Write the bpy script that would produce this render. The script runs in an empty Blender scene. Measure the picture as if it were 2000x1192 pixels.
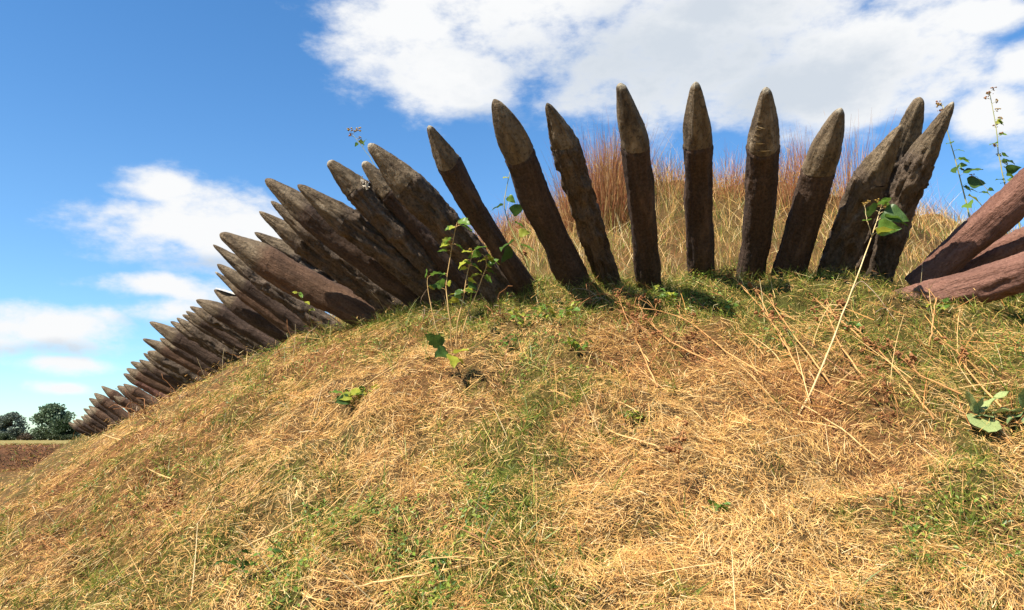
import bpy, math, random
import numpy as np
from mathutils import Matrix, Vector

# ---------------------------------------------------------------- camera, sky, sun, exposure
SC = bpy.context.scene
COL = SC.collection
FPX, PITCH, CZ = 1540.0, math.radians(9.66), 1.5      # focal length in photo pixels (2000 wide), tilt, eye height
cam_d = bpy.data.cameras.new('camera'); cam = bpy.data.objects.new('camera', cam_d); COL.objects.link(cam)
cam_d.sensor_width = 36; cam_d.lens = FPX / 2000 * 36; cam_d.clip_start = 0.05; cam_d.clip_end = 4000
cam.location = (0, 0, CZ); cam.rotation_euler = (math.pi / 2 + PITCH, 0, 0)
SC.camera = cam

SUN_EL = math.radians(50)
SUN_AZ = math.atan2(-0.75, -0.66)                      # azimuth of the sun measured from +Y towards +X
sun_dir = Vector((math.cos(SUN_EL) * math.sin(SUN_AZ), math.cos(SUN_EL) * math.cos(SUN_AZ), math.sin(SUN_EL)))
sl = bpy.data.lights.new('sun', 'SUN'); sl.energy = 4.9; sl.angle = math.radians(0.53); sl.color = (1.0, 0.925, 0.80)
so = bpy.data.objects.new('sun', sl); COL.objects.link(so)
so.rotation_euler = sun_dir.to_track_quat('Z', 'Y').to_euler()

SC.view_settings.view_transform = 'Standard'; SC.view_settings.look = 'None'
SC.view_settings.exposure = 1.14; SC.view_settings.gamma = 1.0; SC.view_settings.use_curve_mapping = False
SC.cycles.max_bounces = 6; SC.cycles.diffuse_bounces = 3; SC.cycles.transmission_bounces = 4; SC.cycles.transparent_max_bounces = 4
SC.cycles.use_denoising = True

CAM = np.array([0, 0, CZ])
_F = np.array([0, math.cos(PITCH), math.sin(PITCH)]); _U = np.array([0, -math.sin(PITCH), math.cos(PITCH)])
def ray(px, py):
    r = _F + (px - 1000) / FPX * np.array([1.0, 0, 0]) + (596 - py) / FPX * _U
    return r
def at(px, py, Y):
    r = ray(px, py); return CAM + r * (Y / r[1])
def azel(px, py):
    r = ray(px, py); r = r / np.linalg.norm(r)
    return math.atan2(r[0], r[1]), math.asin(r[2])

# ---- world: Nishita sky with broken cumulus laid out by azimuth and elevation all round
W = bpy.data.worlds.new('World'); SC.world = W; W.use_nodes = True
nt = W.node_tree; nt.nodes.clear()
def N(kind, **kw):
    n = nt.nodes.new(kind)
    for k, v in kw.items(): setattr(n, k, v)
    return n
def M_(op, a, b=None, c=None, clamp=False):
    n = N('ShaderNodeMath', operation=op, use_clamp=clamp)
    for i, v in enumerate((a, b, c)):
        if v is None: continue
        if isinstance(v, (int, float)): n.inputs[i].default_value = v
        else: nt.links.new(v, n.inputs[i])
    return n.outputs[0]
def V_(op, a, b=None):
    n = N('ShaderNodeVectorMath', operation=op)
    for i, v in enumerate((a, b)):
        if v is None: continue
        if isinstance(v, (tuple, list)): n.inputs[i].default_value = v
        else: nt.links.new(v, n.inputs[i])
    return n.outputs['Value'] if op in ('LENGTH', 'DOT_PRODUCT') else n.outputs[0]
def ramp(src, lo, hi):
    n = N('ShaderNodeMapRange', interpolation_type='SMOOTHSTEP'); nt.links.new(src, n.inputs[0])
    n.inputs[1].default_value = lo; n.inputs[2].default_value = hi
    return n.outputs[0]
def mixc(fac, a, b):
    n = N('ShaderNodeMix', data_type='RGBA')
    for i, v in ((0, fac), (6, a), (7, b)):
        if isinstance(v, tuple): n.inputs[i].default_value = v
        elif isinstance(v, float): n.inputs[i].default_value = v
        else: nt.links.new(v, n.inputs[i])
    return n.outputs[2]
sky = N('ShaderNodeTexSky', sky_type='NISHITA'); sky.sun_disc = False
sky.sun_elevation = SUN_EL; sky.sun_rotation = SUN_AZ; sky.air_density = 1.0; sky.dust_density = 0.12; sky.ozone_density = 2.0
tc = N('ShaderNodeTexCoord')
sep = N('ShaderNodeSeparateXYZ'); nt.links.new(tc.outputs['Generated'], sep.inputs[0])
az = M_('ARCTAN2', sep.outputs[0], sep.outputs[1]); el = M_('ARCSINE', sep.outputs[2])
cmb = N('ShaderNodeCombineXYZ'); nt.links.new(az, cmb.inputs[0]); nt.links.new(el, cmb.inputs[1])
P = cmb.outputs[0]
def noise(vec, scale, detail, rough=0.55, dim='3D'):
    n = N('ShaderNodeTexNoise', noise_dimensions=dim); nt.links.new(vec, n.inputs['Vector'])
    n.inputs['Scale'].default_value = scale; n.inputs['Detail'].default_value = detail; n.inputs['Roughness'].default_value = rough
    return n
sq = V_('MULTIPLY', tc.outputs['Generated'], (1.0, 1.0, 1.9))
n_warp = noise(sq, 3.2, 3)
n_big = noise(sq, 6.0, 9, 0.6)
n_det = noise(sq, 17.0, 8, 0.62)
warp = V_('MULTIPLY', V_('SUBTRACT', n_warp.outputs['Color'], (0.5, 0.5, 0.5)), (0.12, 0.07, 0.0))
PW = V_('ADD', P, warp)
# (px, py, half width px, half height px) of the cumulus in view
view_blobs = [(1020, 30, 400, 190), (820, 60, 220, 120), (900, 160, 150, 100), (1300, 100, 420, 200), (1680, 110, 330, 170), (1480, 20, 560, 110), (1650, 200, 190, 70),
              (385, 445, 200, 88), (470, 475, 170, 66), (300, 372, 110, 32), (330, 568, 125, 36), (1960, 225, 95, 65), (2010, 120, 60, 60),
              (90, 668, 175, 58), (330, 615, 75, 40), (140, 728, 120, 22), (130, 773, 60, 12), (1960, 30, 120, 40)]
grey_blobs = [(1280, 120, 430, 140), (1560, 170, 260, 95), (1400, 40, 330, 60), (960, 260, 110, 34), (430, 515, 160, 26), (100, 700, 150, 22), (330, 650, 70, 20)]
r2 = random.Random(5)
rest = []
for k in range(34):                                   # the same broken cumulus on every other side
    a_ = r2.uniform(0.75, 2 * math.pi - 0.75); e_ = r2.uniform(0.04, 1.0) ** 1.0
    s_ = r2.uniform(0.08, 0.22)
    rest.append((a_ if a_ < math.pi else a_ - 2 * math.pi, e_, s_ / max(0.35, math.cos(e_)), s_ * r2.uniform(0.3, 0.5)))
def blob_field(lst):
    cur = None
    for (a_, e_, ra, re_) in lst:
        d = V_('MULTIPLY', V_('SUBTRACT', PW, (a_, e_, 0)), (1 / ra, 1 / re_, 0))
        v = M_('SUBTRACT', 1.0, V_('LENGTH', d))
        cur = v if cur is None else M_('MAXIMUM', cur, v)
    return cur
def conv(l):
    out = []
    for (x, y, w, h) in l:
        a_, e_ = azel(x, y); out.append((a_, e_, w / FPX * 0.95, h / FPX * 0.95))
    return out
field = M_('MAXIMUM', blob_field(conv(view_blobs) + rest), -0.8)
f2 = M_('ADD', field, M_('MULTIPLY', M_('SUBTRACT', n_big.outputs[0], 0.5), 2.3))
f3 = M_('ADD', f2, M_('MULTIPLY', M_('SUBTRACT', n_det.outputs[0], 0.5), 1.25))
dens = M_('POWER', ramp(f3, -0.2, 0.62), 1.1)
gfield = M_('ADD', blob_field(conv(grey_blobs)), M_('ADD', M_('MULTIPLY', M_('SUBTRACT', n_big.outputs[0], 0.5), 2.0), M_('MULTIPLY', M_('SUBTRACT', n_det.outputs[0], 0.5), 1.1)))
grey = M_('MULTIPLY', ramp(gfield, -0.2, 0.9), 0.85)
cloudc = mixc(grey, (4.7, 4.75, 4.8, 1), (2.95, 3.3, 3.75, 1))
hs = N('ShaderNodeHueSaturation'); hs.inputs['Hue'].default_value = 0.501; hs.inputs['Saturation'].default_value = 1.28; hs.inputs['Value'].default_value = 0.98
nt.links.new(sky.outputs[0], hs.inputs['Color'])
hz = N('ShaderNodeMapRange', interpolation_type='SMOOTHSTEP'); nt.links.new(el, hz.inputs[0]); hz.inputs[1].default_value = 0.32; hz.inputs[2].default_value = 0.0; hz.inputs[3].default_value = 0.0; hz.inputs[4].default_value = 1.0
tint = N('ShaderNodeMix', data_type='RGBA', blend_type='MULTIPLY'); nt.links.new(hz.outputs[0], tint.inputs[0]); nt.links.new(hs.outputs[0], tint.inputs[6]); tint.inputs[7].default_value = (0.66, 0.86, 1.0, 1)
skyc = tint.outputs[2]
bg = N('ShaderNodeBackground'); bg.inputs['Strength'].default_value = 0.093
nt.links.new(mixc(dens, skyc, cloudc), bg.inputs['Color'])
wo = N('ShaderNodeOutputWorld'); nt.links.new(bg.outputs[0], wo.inputs[0])

# ---------------------------------------------------------------- helpers
rng = np.random.default_rng(11)
R = random.Random(23)
def norm(v): return v / np.maximum(np.linalg.norm(v, axis=-1, keepdims=True), 1e-9)
def _hash(ix, iy, iz, seed):
    h = (ix.astype(np.int64) * 374761393 + iy.astype(np.int64) * 668265263 + iz.astype(np.int64) * 2147483647 // 7 + seed * 982451653) & 0xFFFFFFFF
    h = ((h ^ (h >> 13)) * 1274126177) & 0xFFFFFFFF
    h = ((h ^ (h >> 16)) * 2246822519) & 0xFFFFFFFF
    return ((h ^ (h >> 15)) & 0xFFFFFF) / float(0xFFFFFF)
def vnoise(p, seed=0):
    p = np.asarray(p, float); i = np.floor(p).astype(np.int64); f = p - i; u = f * f * (3 - 2 * f)
    out = 0
    for dx in (0, 1):
        for dy in (0, 1):
            for dz in (0, 1):
                w = (u[:, 0] if dx else 1 - u[:, 0]) * (u[:, 1] if dy else 1 - u[:, 1]) * (u[:, 2] if dz else 1 - u[:, 2])
                out = out + w * _hash(i[:, 0] + dx, i[:, 1] + dy, i[:, 2] + dz, seed)
    return out * 2 - 1
def fbm(p, oct=4, seed=0):
    p = np.asarray(p, float); s = 0; a = 0.5
    for k in range(oct):
        s = s + a * vnoise(p * 2 ** k + 17.3 * k, seed + k); a *= 0.5
    return s
def xy3(x, y, s): return np.stack([np.ravel(x) * s, np.ravel(y) * s, np.zeros(np.size(x))], 1)
def sstep(a, b, x):
    t = np.clip((x - a) / (b - a), 0, 1); return t * t * (3 - 2 * t)

def mesh_np(name, verts, faces, mat, col=None, smooth=False):
    """faces: int array (F, k) with one k"""
    me = bpy.data.meshes.new(name)
    verts = np.asarray(verts, np.float32); faces = np.asarray(faces, np.int32)
    k = faces.shape[1]
    me.vertices.add(len(verts)); me.vertices.foreach_set('co', verts.ravel())
    me.loops.add(faces.size); me.loops.foreach_set('vertex_index', faces.ravel())
    me.polygons.add(len(faces)); me.polygons.foreach_set('loop_start', np.arange(len(faces), dtype=np.int32) * k)
    me.polygons.foreach_set('use_smooth', np.full(len(faces), smooth))
    if col is not None:
        a = me.color_attributes.new('Col', 'FLOAT_COLOR', 'POINT')
        c = np.ones((len(verts), 4), np.float32); c[:, :3] = col
        a.data.foreach_set('color', c.ravel())
    me.update(); me.validate(verbose=False)
    if mat: me.materials.append(mat)
    return me
class MB:
    """collects pieces into ONE mesh"""
    def __init__(s): s.v = []; s.f = []
    def add(s, v, f):
        o = len(s.v); s.v += [tuple(map(float, p)) for p in v]; s.f += [tuple(i + o for i in q) for q in f]
    def tube(s, path, rad, sides=6, cap=True):
        path = [Vector(p) for p in path]; n = len(path)
        if isinstance(rad, (int, float)): rad = [rad] * n
        up = None; rings = []
        for i in range(n):
            t = (path[min(i + 1, n - 1)] - path[max(i - 1, 0)]).normalized()
            if up is None: up = t.orthogonal().normalized()
            up = (up - t * up.dot(t)); up = up.normalized() if up.length > 1e-6 else t.orthogonal().normalized()
            b = t.cross(up)
            rings.append([path[i] + (up * math.cos(a) + b * math.sin(a)) * rad[i] for a in [2 * math.pi * k / sides for k in range(sides)]])
        v = [p for r_ in rings for p in r_]; f = []
        for i in range(n - 1):
            for k in range(sides):
                k2 = (k + 1) % sides
                f.append((i * sides + k, i * sides + k2, (i + 1) * sides + k2, (i + 1) * sides + k))
        if cap: f.append(tuple(range(sides))[::-1]); f.append(tuple((n - 1) * sides + k for k in range(sides)))
        s.add(v, f)
    def mesh(s, name, mat, smooth=True):
        me = bpy.data.meshes.new(name); me.from_pydata(s.v, [], s.f); me.update()
        if mat: me.materials.append(mat)
        if smooth: me.polygons.foreach_set('use_smooth', [True] * len(me.polygons))
        return me
def link(name, data, parent=None, mat4=None):
    o = bpy.data.objects.new(name, data); COL.objects.link(o)
    if parent: o.parent = parent
    if mat4 is not None: o.matrix_local = mat4
    return o
def tag(o, label=None, cat=None, group=None, kind=None):
    for k, v in (('label', label), ('category', cat), ('group', group), ('kind', kind)):
        if v: o[k] = v
    return o
def thing(name, label, cat, loc=(0, 0, 0), group=None):
    o = link(name, None); o.location = loc
    o.empty_display_size = 0.2
    return tag(o, label, cat, group)

# ---------------------------------------------------------------- materials
class NT:
    def __init__(s, name):
        s.m = bpy.data.materials.new(name); s.m.use_nodes = True; s.t = s.m.node_tree; s.t.nodes.clear()
        s.out = s.t.nodes.new('ShaderNodeOutputMaterial')
    def n(s, kind, **kw):
        x = s.t.nodes.new(kind)
        for k, v in kw.items(): setattr(x, k, v)
        return x
    def l(s, a, b): s.t.links.new(a, b)
    def noise(s, vec, scale, detail=5, rough=0.6):
        x = s.n('ShaderNodeTexNoise'); s.l(vec, x.inputs['Vector'])
        x.inputs['Scale'].default_value = scale; x.inputs['Detail'].default_value = detail; x.inputs['Roughness'].default_value = rough
        return x.outputs[0]
    def ramp(s, src, stops):
        x = s.n('ShaderNodeValToRGB'); s.l(src, x.inputs[0]); e = x.color_ramp.elements
        while len(e) < len(stops): e.new(0.5)
        for k, (p, c) in enumerate(stops): e[k].position = p; e[k].color = (c + (1,)) if len(c) == 3 else c
        return x.outputs[0]
    def mix(s, fac, a, b, mode='MIX'):
        x = s.n('ShaderNodeMix', data_type='RGBA', blend_type=mode)
        for i, v in ((0, fac), (6, a), (7, b)):
            if isinstance(v, (int, float)): x.inputs[i].default_value = v
            elif isinstance(v, tuple): x.inputs[i].default_value = v + (1,) if len(v) == 3 else v
            else: s.l(v, x.inputs[i])
        return x.outputs[2]
    def scaled(s, vec, sc):
        x = s.n('ShaderNodeVectorMath', operation='MULTIPLY'); s.l(vec, x.inputs[0]); x.inputs[1].default_value = sc
        return x.outputs[0]
    def bump(s, h, strength, dist, prev=None):
        x = s.n('ShaderNodeBump'); x.inputs['Strength'].default_value = strength; x.inputs['Distance'].default_value = dist
        s.l(h, x.inputs['Height'])
        if prev: s.l(prev, x.inputs['Normal'])
        return x.outputs[0]
    def bsdf(s, col, rough=0.9, nrm=None, spec=0.25):
        x = s.n('ShaderNodeBsdfPrincipled')
        if isinstance(col, tuple): x.inputs['Base Color'].default_value = col + (1,)
        else: s.l(col, x.inputs['Base Color'])
        x.inputs['Roughness'].default_value = rough; x.inputs['Specular IOR Level'].default_value = spec
        if nrm: s.l(nrm, x.inputs['Normal'])
        s.l(x.outputs[0], s.out.inputs[0]); return x
    def coords(s, rnd=True):
        """object coordinates, shifted per object so that no two logs share a pattern"""
        t = s.n('ShaderNodeTexCoord').outputs['Object']
        if not rnd: return t
        oi = s.n('ShaderNodeObjectInfo'); a = s.n('ShaderNodeVectorMath', operation='ADD')
        m = s.n('ShaderNodeMath', operation='MULTIPLY'); m.inputs[1].default_value = 37.0; s.l(oi.outputs['Random'], m.inputs[0])
        s.l(t, a.inputs[0]); s.l(m.outputs[0], a.inputs[1])
        s.rand = oi.outputs['Random']
        return a.outputs[0]

def log_mat(name, dark, mid, light, ridge, pits=0.0, tip=True):
    """bark and wood of a log; the attribute Col says how far the wood is dressed (r) and worn to pale end grain (g)"""
    k = NT(name); c = k.coords()
    st = k.scaled(c, (1, 1, 0.16))
    n1 = k.noise(st, 16, 8, 0.65)               # bark grain running up the log
    n2 = k.noise(c, 5, 5)                       # broad stains
    n3 = k.noise(c, 60, 4)
    col = k.ramp(n1, [(0.30, dark), (0.52, mid), (0.75, light)])
    col = k.mix(k.ramp(n2, [(0.42, (0, 0, 0)), (0.68, (1, 1, 1))]), col, k.mix(0.5, col, dark))
    col = k.mix(0.35, col, k.ramp(n3, [(0.3, dark), (0.7, light)]))
    b = k.bump(n1, ridge, 0.055); b = k.bump(n3, 0.8, 0.009, b)
    if pits:
        v = k.n('ShaderNodeTexVoronoi'); k.l(c, v.inputs['Vector']); v.inputs['Scale'].default_value = 22
        h = k.ramp(v.outputs['Distance'], [(0.06, (0, 0, 0)), (0.16, (1, 1, 1))]); b = k.bump(h, pits, 0.006, b)
        col = k.mix(k.ramp(v.outputs['Distance'], [(0.05, (0.55,) * 3), (0.13, (0, 0, 0))]), col, dark)
    if tip:
        t1 = k.noise(k.scaled(c, (1, 1, 0.35)), 15, 8, 0.7); t2 = k.noise(c, 48, 5)
        tc_ = k.ramp(t1, [(0.30, (0.050, 0.034, 0.021)), (0.48, (0.15, 0.107, 0.064)), (0.60, (0.22, 0.163, 0.102)), (0.74, (0.36, 0.283, 0.19))])
        tc_ = k.mix(k.ramp(t2, [(0.52, (0, 0, 0)), (0.63, (1, 1, 1))]), tc_, k.mix(0.6, tc_, (0.035, 0.028, 0.02)))
        sp = k.n('ShaderNodeSeparateColor'); k.l(k.n('ShaderNodeVertexColor', layer_name='Col').outputs[0], sp.inputs[0])
        def thr(src, nz, amp):
            m = k.n('ShaderNodeMath', operation='MULTIPLY_ADD'); k.l(nz, m.inputs[0]); m.inputs[1].default_value = amp; k.l(src, m.inputs[2])
            return k.ramp(m.outputs[0], [(0.42 + amp / 2, (0, 0, 0)), (0.58 + amp / 2, (1, 1, 1))])
        col = k.mix(thr(sp.outputs[0], n2, 0.30), col, tc_)
        col = k.mix(thr(sp.outputs[1], t1, 0.35), col, (0.36, 0.31, 0.23))
    k.bsdf(col, 0.85, b, 0.2); return k.m
M_DARK = log_mat('dark_wood', (0.019, 0.012, 0.008), (0.062, 0.038, 0.026), (0.17, 0.108, 0.076), 0.9)
M_BARK = log_mat('ridged_bark', (0.020, 0.014, 0.009), (0.090, 0.063, 0.042), (0.29, 0.21, 0.148), 1.0)
M_BROWN = log_mat('brown_wood', (0.040, 0.021, 0.012), (0.115, 0.062, 0.036), (0.20, 0.118, 0.072), 0.8, 0.4)
M_RED = log_mat('red_brown_wood', (0.065, 0.029, 0.020), (0.185, 0.086, 0.060), (0.31, 0.165, 0.118), 0.8, 0.6)
def plain(name, c1, c2, scale=30, rough=0.85, trans=0.0):
    k = NT(name); c = k.coords(False); n = k.noise(c, scale, 4)
    col = k.ramp(n, [(0.35, c1), (0.65, c2)])
    if trans:
        d = k.n('ShaderNodeBsdfDiffuse'); t = k.n('ShaderNodeBsdfTranslucent'); g = k.n('ShaderNodeBsdfGlossy'); g.inputs['Roughness'].default_value = 0.4
        k.l(col, d.inputs[0]); k.l(col, t.inputs[0])
        a = k.n('ShaderNodeMixShader'); a.inputs[0].default_value = trans; k.l(d.outputs[0], a.inputs[1]); k.l(t.outputs[0], a.inputs[2])
        b = k.n('ShaderNodeMixShader'); b.inputs[0].default_value = 0.02; k.l(a.outputs[0], b.inputs[1]); k.l(g.outputs[0], b.inputs[2])
        k.l(b.outputs[0], k.out.inputs[0])
    else: k.bsdf(col, rough)
    return k.m
M_PALE = plain('pale_fresh_wood', (0.45, 0.38, 0.28), (0.72, 0.66, 0.56), 40)
M_LEAF = plain('green_leaf', (0.09, 0.17, 0.025), (0.16, 0.27, 0.045), 20, trans=0.4)
M_LEAFY = plain('yellow_green_leaf', (0.25, 0.30, 0.03), (0.42, 0.40, 0.06), 20, trans=0.4)
M_LEAFD = plain('dark_leaf', (0.035, 0.075, 0.015), (0.08, 0.14, 0.03), 20, trans=0.35)
M_MULL = plain('woolly_leaf', (0.20, 0.25, 0.09), (0.33, 0.37, 0.14), 30, trans=0.15)
M_MULLD = plain('grey_green_leaf', (0.10, 0.15, 0.06), (0.20, 0.26, 0.11), 30, trans=0.15)
M_STEM = plain('green_stem', (0.20, 0.22, 0.06), (0.36, 0.32, 0.12), 12)
M_DRY = plain('dry_stem', (0.42, 0.25, 0.09), (0.62, 0.42, 0.18), 15)
M_PALESTEM = plain('pale_stem', (0.50, 0.35, 0.15), (0.66, 0.50, 0.26), 10)
M_ORANGE = plain('orange_stem', (0.30, 0.14, 0.045), (0.55, 0.30, 0.11), 6)
M_SEED = plain('brown_seed', (0.16, 0.065, 0.025), (0.34, 0.15, 0.055), 60)
M_BUD = plain('yellow_brown_bud', (0.20, 0.12, 0.03), (0.42, 0.27, 0.06), 60)
M_TWIG = plain('grey_twig', (0.20, 0.14, 0.09), (0.36, 0.27, 0.18), 15)
M_TRUNK = plain('tree_bark', (0.05, 0.04, 0.03), (0.10, 0.08, 0.06), 3)
def blade_mat(name, trans=0.3, gloss=0.02):
    k = NT(name); a = k.n('ShaderNodeVertexColor', layer_name='Col').outputs[0]
    d = k.n('ShaderNodeBsdfDiffuse'); t = k.n('ShaderNodeBsdfTranslucent'); g = k.n('ShaderNodeBsdfGlossy'); g.inputs['Roughness'].default_value = 0.45
    k.l(a, d.inputs[0]); k.l(a, t.inputs[0])
    m = k.n('ShaderNodeMixShader'); m.inputs[0].default_value = trans; k.l(d.outputs[0], m.inputs[1]); k.l(t.outputs[0], m.inputs[2])
    b = k.n('ShaderNodeMixShader'); b.inputs[0].default_value = gloss; k.l(m.outputs[0], b.inputs[1]); k.l(g.outputs[0], b.inputs[2])
    k.l(b.outputs[0], k.out.inputs[0]); return k.m
M_BLADE = blade_mat('grass_blade'); M_STRAW = blade_mat('straw', 0.2, 0.015); M_CROWN = blade_mat('tree_leaf', 0.2, 0.02)

# ---------------------------------------------------------------- terrain: ditch, scarp, berm, parapet
BERM_PX = [(150, 857, 31), (190, 851, 26.5), (226, 842, 23.3), (275, 815, 19.5), (350, 788, 15.8), (398, 760, 13.9), (460, 728, 12), (540, 694, 10.2),
           (600, 674, 9.0), (660, 657, 8.2), (745, 640, 7.1), (835, 606, 6.3), (1000, 600, 5.7), (1135, 580, 5.5), (1268, 556, 5.45), (1372, 553, 5.5),
           (1465, 550, 5.5), (1530, 558, 5.45), (1615, 562, 5.4), (1700, 560, 5.3), (1790, 576, 5.2)]
bp = [at(*q) for q in BERM_PX]
z1 = bp[-1][2]
bp = [np.array(q, float) for q in ((6, 52, 1.7), (-6, 47, 1.6), (-14, 41, 1.5), (-17.8, 35.5, 1.5))] + bp + \
     [np.array(q, float) for q in ((3.5, 5.35, z1), (5.2, 6.1, z1), (9, 8.6, z1), (16, 14, z1), (30, 26, z1))]
bp = np.array(bp)
def resample(p, n):
    s = np.r_[0, np.cumsum(np.linalg.norm(np.diff(p, axis=0), axis=1))]
    u = np.linspace(0, s[-1], n); return np.stack([np.interp(u, s, p[:, i]) for i in range(3)], 1)
BC = resample(bp, 700)
for _ in range(14): BC[1:-1] = 0.25 * BC[:-2] + 0.5 * BC[1:-1] + 0.25 * BC[2:]
_t = norm(np.gradient(BC[:, :2], axis=0)); BN = np.stack([_t[:, 1], -_t[:, 0]], 1)
FIELD, DITCH = CZ - 0.28, CZ - 1.48
def smax(a, b, k): h = np.clip(0.5 + 0.5 * (a - b) / k, 0, 1); return b + (a - b) * h + k * h * (1 - h)
def smin(a, b, k): return -smax(-a, -b, k)
def berm(x, y):
    x = np.ravel(x); y = np.ravel(y); w = np.empty(len(x)); zb = np.empty(len(x))
    for i in range(0, len(x), 8000):
        dx = x[i:i + 8000, None] - BC[None, :, 0]; dy = y[i:i + 8000, None] - BC[None, :, 1]
        d = np.sqrt(dx * dx + dy * dy); k = d.argmin(1); j = np.arange(len(k)); dm = d[j, k]
        sg = np.sign(dx[j, k] * BN[k, 0] + dy[j, k] * BN[k, 1])
        e = np.exp(-(d - dm[:, None]) / (0.25 + 0.12 * dm[:, None])); zb[i:i + 8000] = (e * BC[None, :, 2]).sum(1) / e.sum(1); w[i:i + 8000] = dm * sg
    return w, zb
def height0(x, y):
    w, zb = berm(x, y)
    o = np.maximum(w, 0); v = np.maximum(-w, 0)
    dist = np.hypot(np.ravel(x), np.ravel(y))
    drop = (0.65 + 0.35 * sstep(9, 20, np.ravel(y))) * (np.sqrt(o * o + 0.09) - 0.3)
    z = smax(zb - drop, np.full_like(zb, DITCH), 0.3)
    bank = smin(DITCH + 0.85 * (o - 6.6), np.full_like(zb, FIELD), 0.15)
    z = np.where(o > 5.4, smax(z, bank, 0.2), z)
    rise = smin(0.76 * (np.sqrt(v * v + 0.16) - 0.4), np.full_like(v, 1.70), 0.3)
    rise = rise - 1.0 * sstep(3.6, 7.0, v)
    z = z + rise
    z = np.where(v > 6.5, z + (FIELD + 0.15 - z) * sstep(6.5, 16, v), z)
    near = 1 - sstep(30, 60, dist)
    p = xy3(x, y, 1.0)
    z = z + near * (0.10 * fbm(p * 0.9, 3, 3) + 0.15 * fbm(p * 2.8, 3, 9) * (1 - sstep(9, 20, dist)) + 0.13 * fbm(p * 5.5, 2, 14) * (1 - sstep(5, 10, dist)))
    return z, w
def axis(fine, mid, lo, hi):
    pass
def geo(a, b, st, g=1.25):
    out = [a]; s = st
    while abs(out[-1]) < abs(b): s *= g; out.append(out[-1] + math.copysign(s, b - a))
    return out[1:]
XS = np.array(sorted(geo(-24, -1500, 0.5) + list(np.arange(-24, -6, 0.24)) + list(np.arange(-6, 6.5, 0.065)) + list(np.arange(6.5, 20, 0.3)) + geo(20, 1500, 0.5)))
YS = np.array(sorted(geo(-8, -400, 0.6) + list(np.arange(-8, 0.6, 0.4)) + list(np.arange(0.6, 9.0, 0.065)) + list(np.arange(9.0, 48, 0.24)) + geo(48, 2500, 0.5)))
GX, GY = np.meshgrid(XS, YS)
_z, _w = height0(GX, GY); GZ = _z.reshape(GX.shape); GW = _w.reshape(GX.shape)
def bil(G, x, y):
    x = np.asarray(x, float); y = np.asarray(y, float)
    i = np.clip(np.searchsorted(XS, x) - 1, 0, len(XS) - 2); j = np.clip(np.searchsorted(YS, y) - 1, 0, len(YS) - 2)
    u = (x - XS[i]) / (XS[i + 1] - XS[i]); v = (y - YS[j]) / (YS[j + 1] - YS[j])
    return (G[j, i] * (1 - u) + G[j, i + 1] * u) * (1 - v) + (G[j + 1, i] * (1 - u) + G[j + 1, i + 1] * u) * v
def H(x, y): return bil(GZ, x, y)
def gnormal(x, y, e=0.12):
    return norm(np.stack([-(H(x + e, y) - H(x - e, y)) / (2 * e), -(H(x, y + e) - H(x, y - e)) / (2 * e), np.ones_like(x)], -1))
def ground(px, py, lift=0.0, t0=0.8):
    """the place where the line of sight through a photo point meets the ground"""
    r = ray(px, py); r = r / np.linalg.norm(r)
    t = t0 * 1.004 ** np.arange(1200); p = CAM + t[:, None] * r
    below = p[:, 2] < H(p[:, 0], p[:, 1]); k = int(np.argmax(below)) if below.any() else int(np.argmin(abs(p[:, 2] - H(p[:, 0], p[:, 1]))))
    q = p[k].copy(); q[2] = float(H(q[0], q[1])) + lift
    return q

# where the turf is greener or redder than elsewhere (photo point, radius in m, strength)
GREEN = [(1080, 640, 0.40, .9), (1180, 650, 0.35, .7), (1060, 780, 0.30, .7), (1000, 880, 0.35, .7), (880, 980, 0.35, .3), (930, 1120, 0.3, .3), (640, 1060, .35, .3),
         (600, 960, .3, .6), (1750, 640, .55, 1.0), (1900, 700, .6, 1.0), (1960, 620, .5, .9), (1850, 780, .3, .5), (1330, 580, .3, .9), (1560, 600, .5, .9), (1450, 600, .4, .8),
         (300, 980, .9, .5), (420, 900, 1.0, .45), (150, 1100, .5, .6), (350, 1150, .35, .6), (250, 860, 1.6, .5), (1250, 800, .25, .5), (1900, 1080, .3, .6), (1750, 960, .3, .5),
         (720, 1130, .3, .3), (560, 700, .5, .6), (900, 640, .3, .5), (1160, 1060, .3, .6), (30, 1020, .8, .6), (680, 790, .15, .5)]
STRAW = [(1350, 720, .55, .8), (1500, 850, .5, .7), (1700, 850, .4, .6), (1450, 1050, .45, .7), (1650, 1120, .4, .6), (760, 750, .5, .8), (620, 800, .5, .8), (520, 880, .5, .6),
         (90, 980, 1.3, .8), (60, 1150, .5, .5), (860, 700, .25, .7), (250, 1000, .5, .6), (1220, 700, .3, .5), (1240, 930, .35, .5), (1950, 900, .35, .5), (450, 1000, .4, .5)]
RED = [(1300, 690, .45, .8), (1650, 770, .4, .8), (240, 1010, .5, .8), (320, 830, 1.4, .7), (700, 680, .3, .5), (60, 880, 6, 1.0), (1230, 610, .2, .7), (560, 1080, .2, .5), (110, 960, 1.0, .6),
       (1330, 960, .12, .7), (450, 790, .8, .4)]
def blobs(lst, x, y):
    s = np.zeros(np.shape(x))
    for (px, py, r, a) in lst:
        g = ground(px, py); s = s + a * np.exp(-((x - g[0]) ** 2 + (y - g[1]) ** 2) / (2 * (r * 0.75) ** 2))
    return s
def greenness(x, y):
    p = xy3(x, y, 1.0)
    return np.clip(0.22 + 0.40 * fbm(p * 1.1, 3, 31) + 0.6 * fbm(p * 3.4, 3, 37) + 1.0 * fbm(p * 8.5, 3, 39) + 0.50 * blobs(GREEN, x, y) - 0.42 * blobs(STRAW, x, y) + 0.42 * np.exp(-((bil(GW, x, y) - .30) / .42) ** 2), 0.02, 1)
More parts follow.
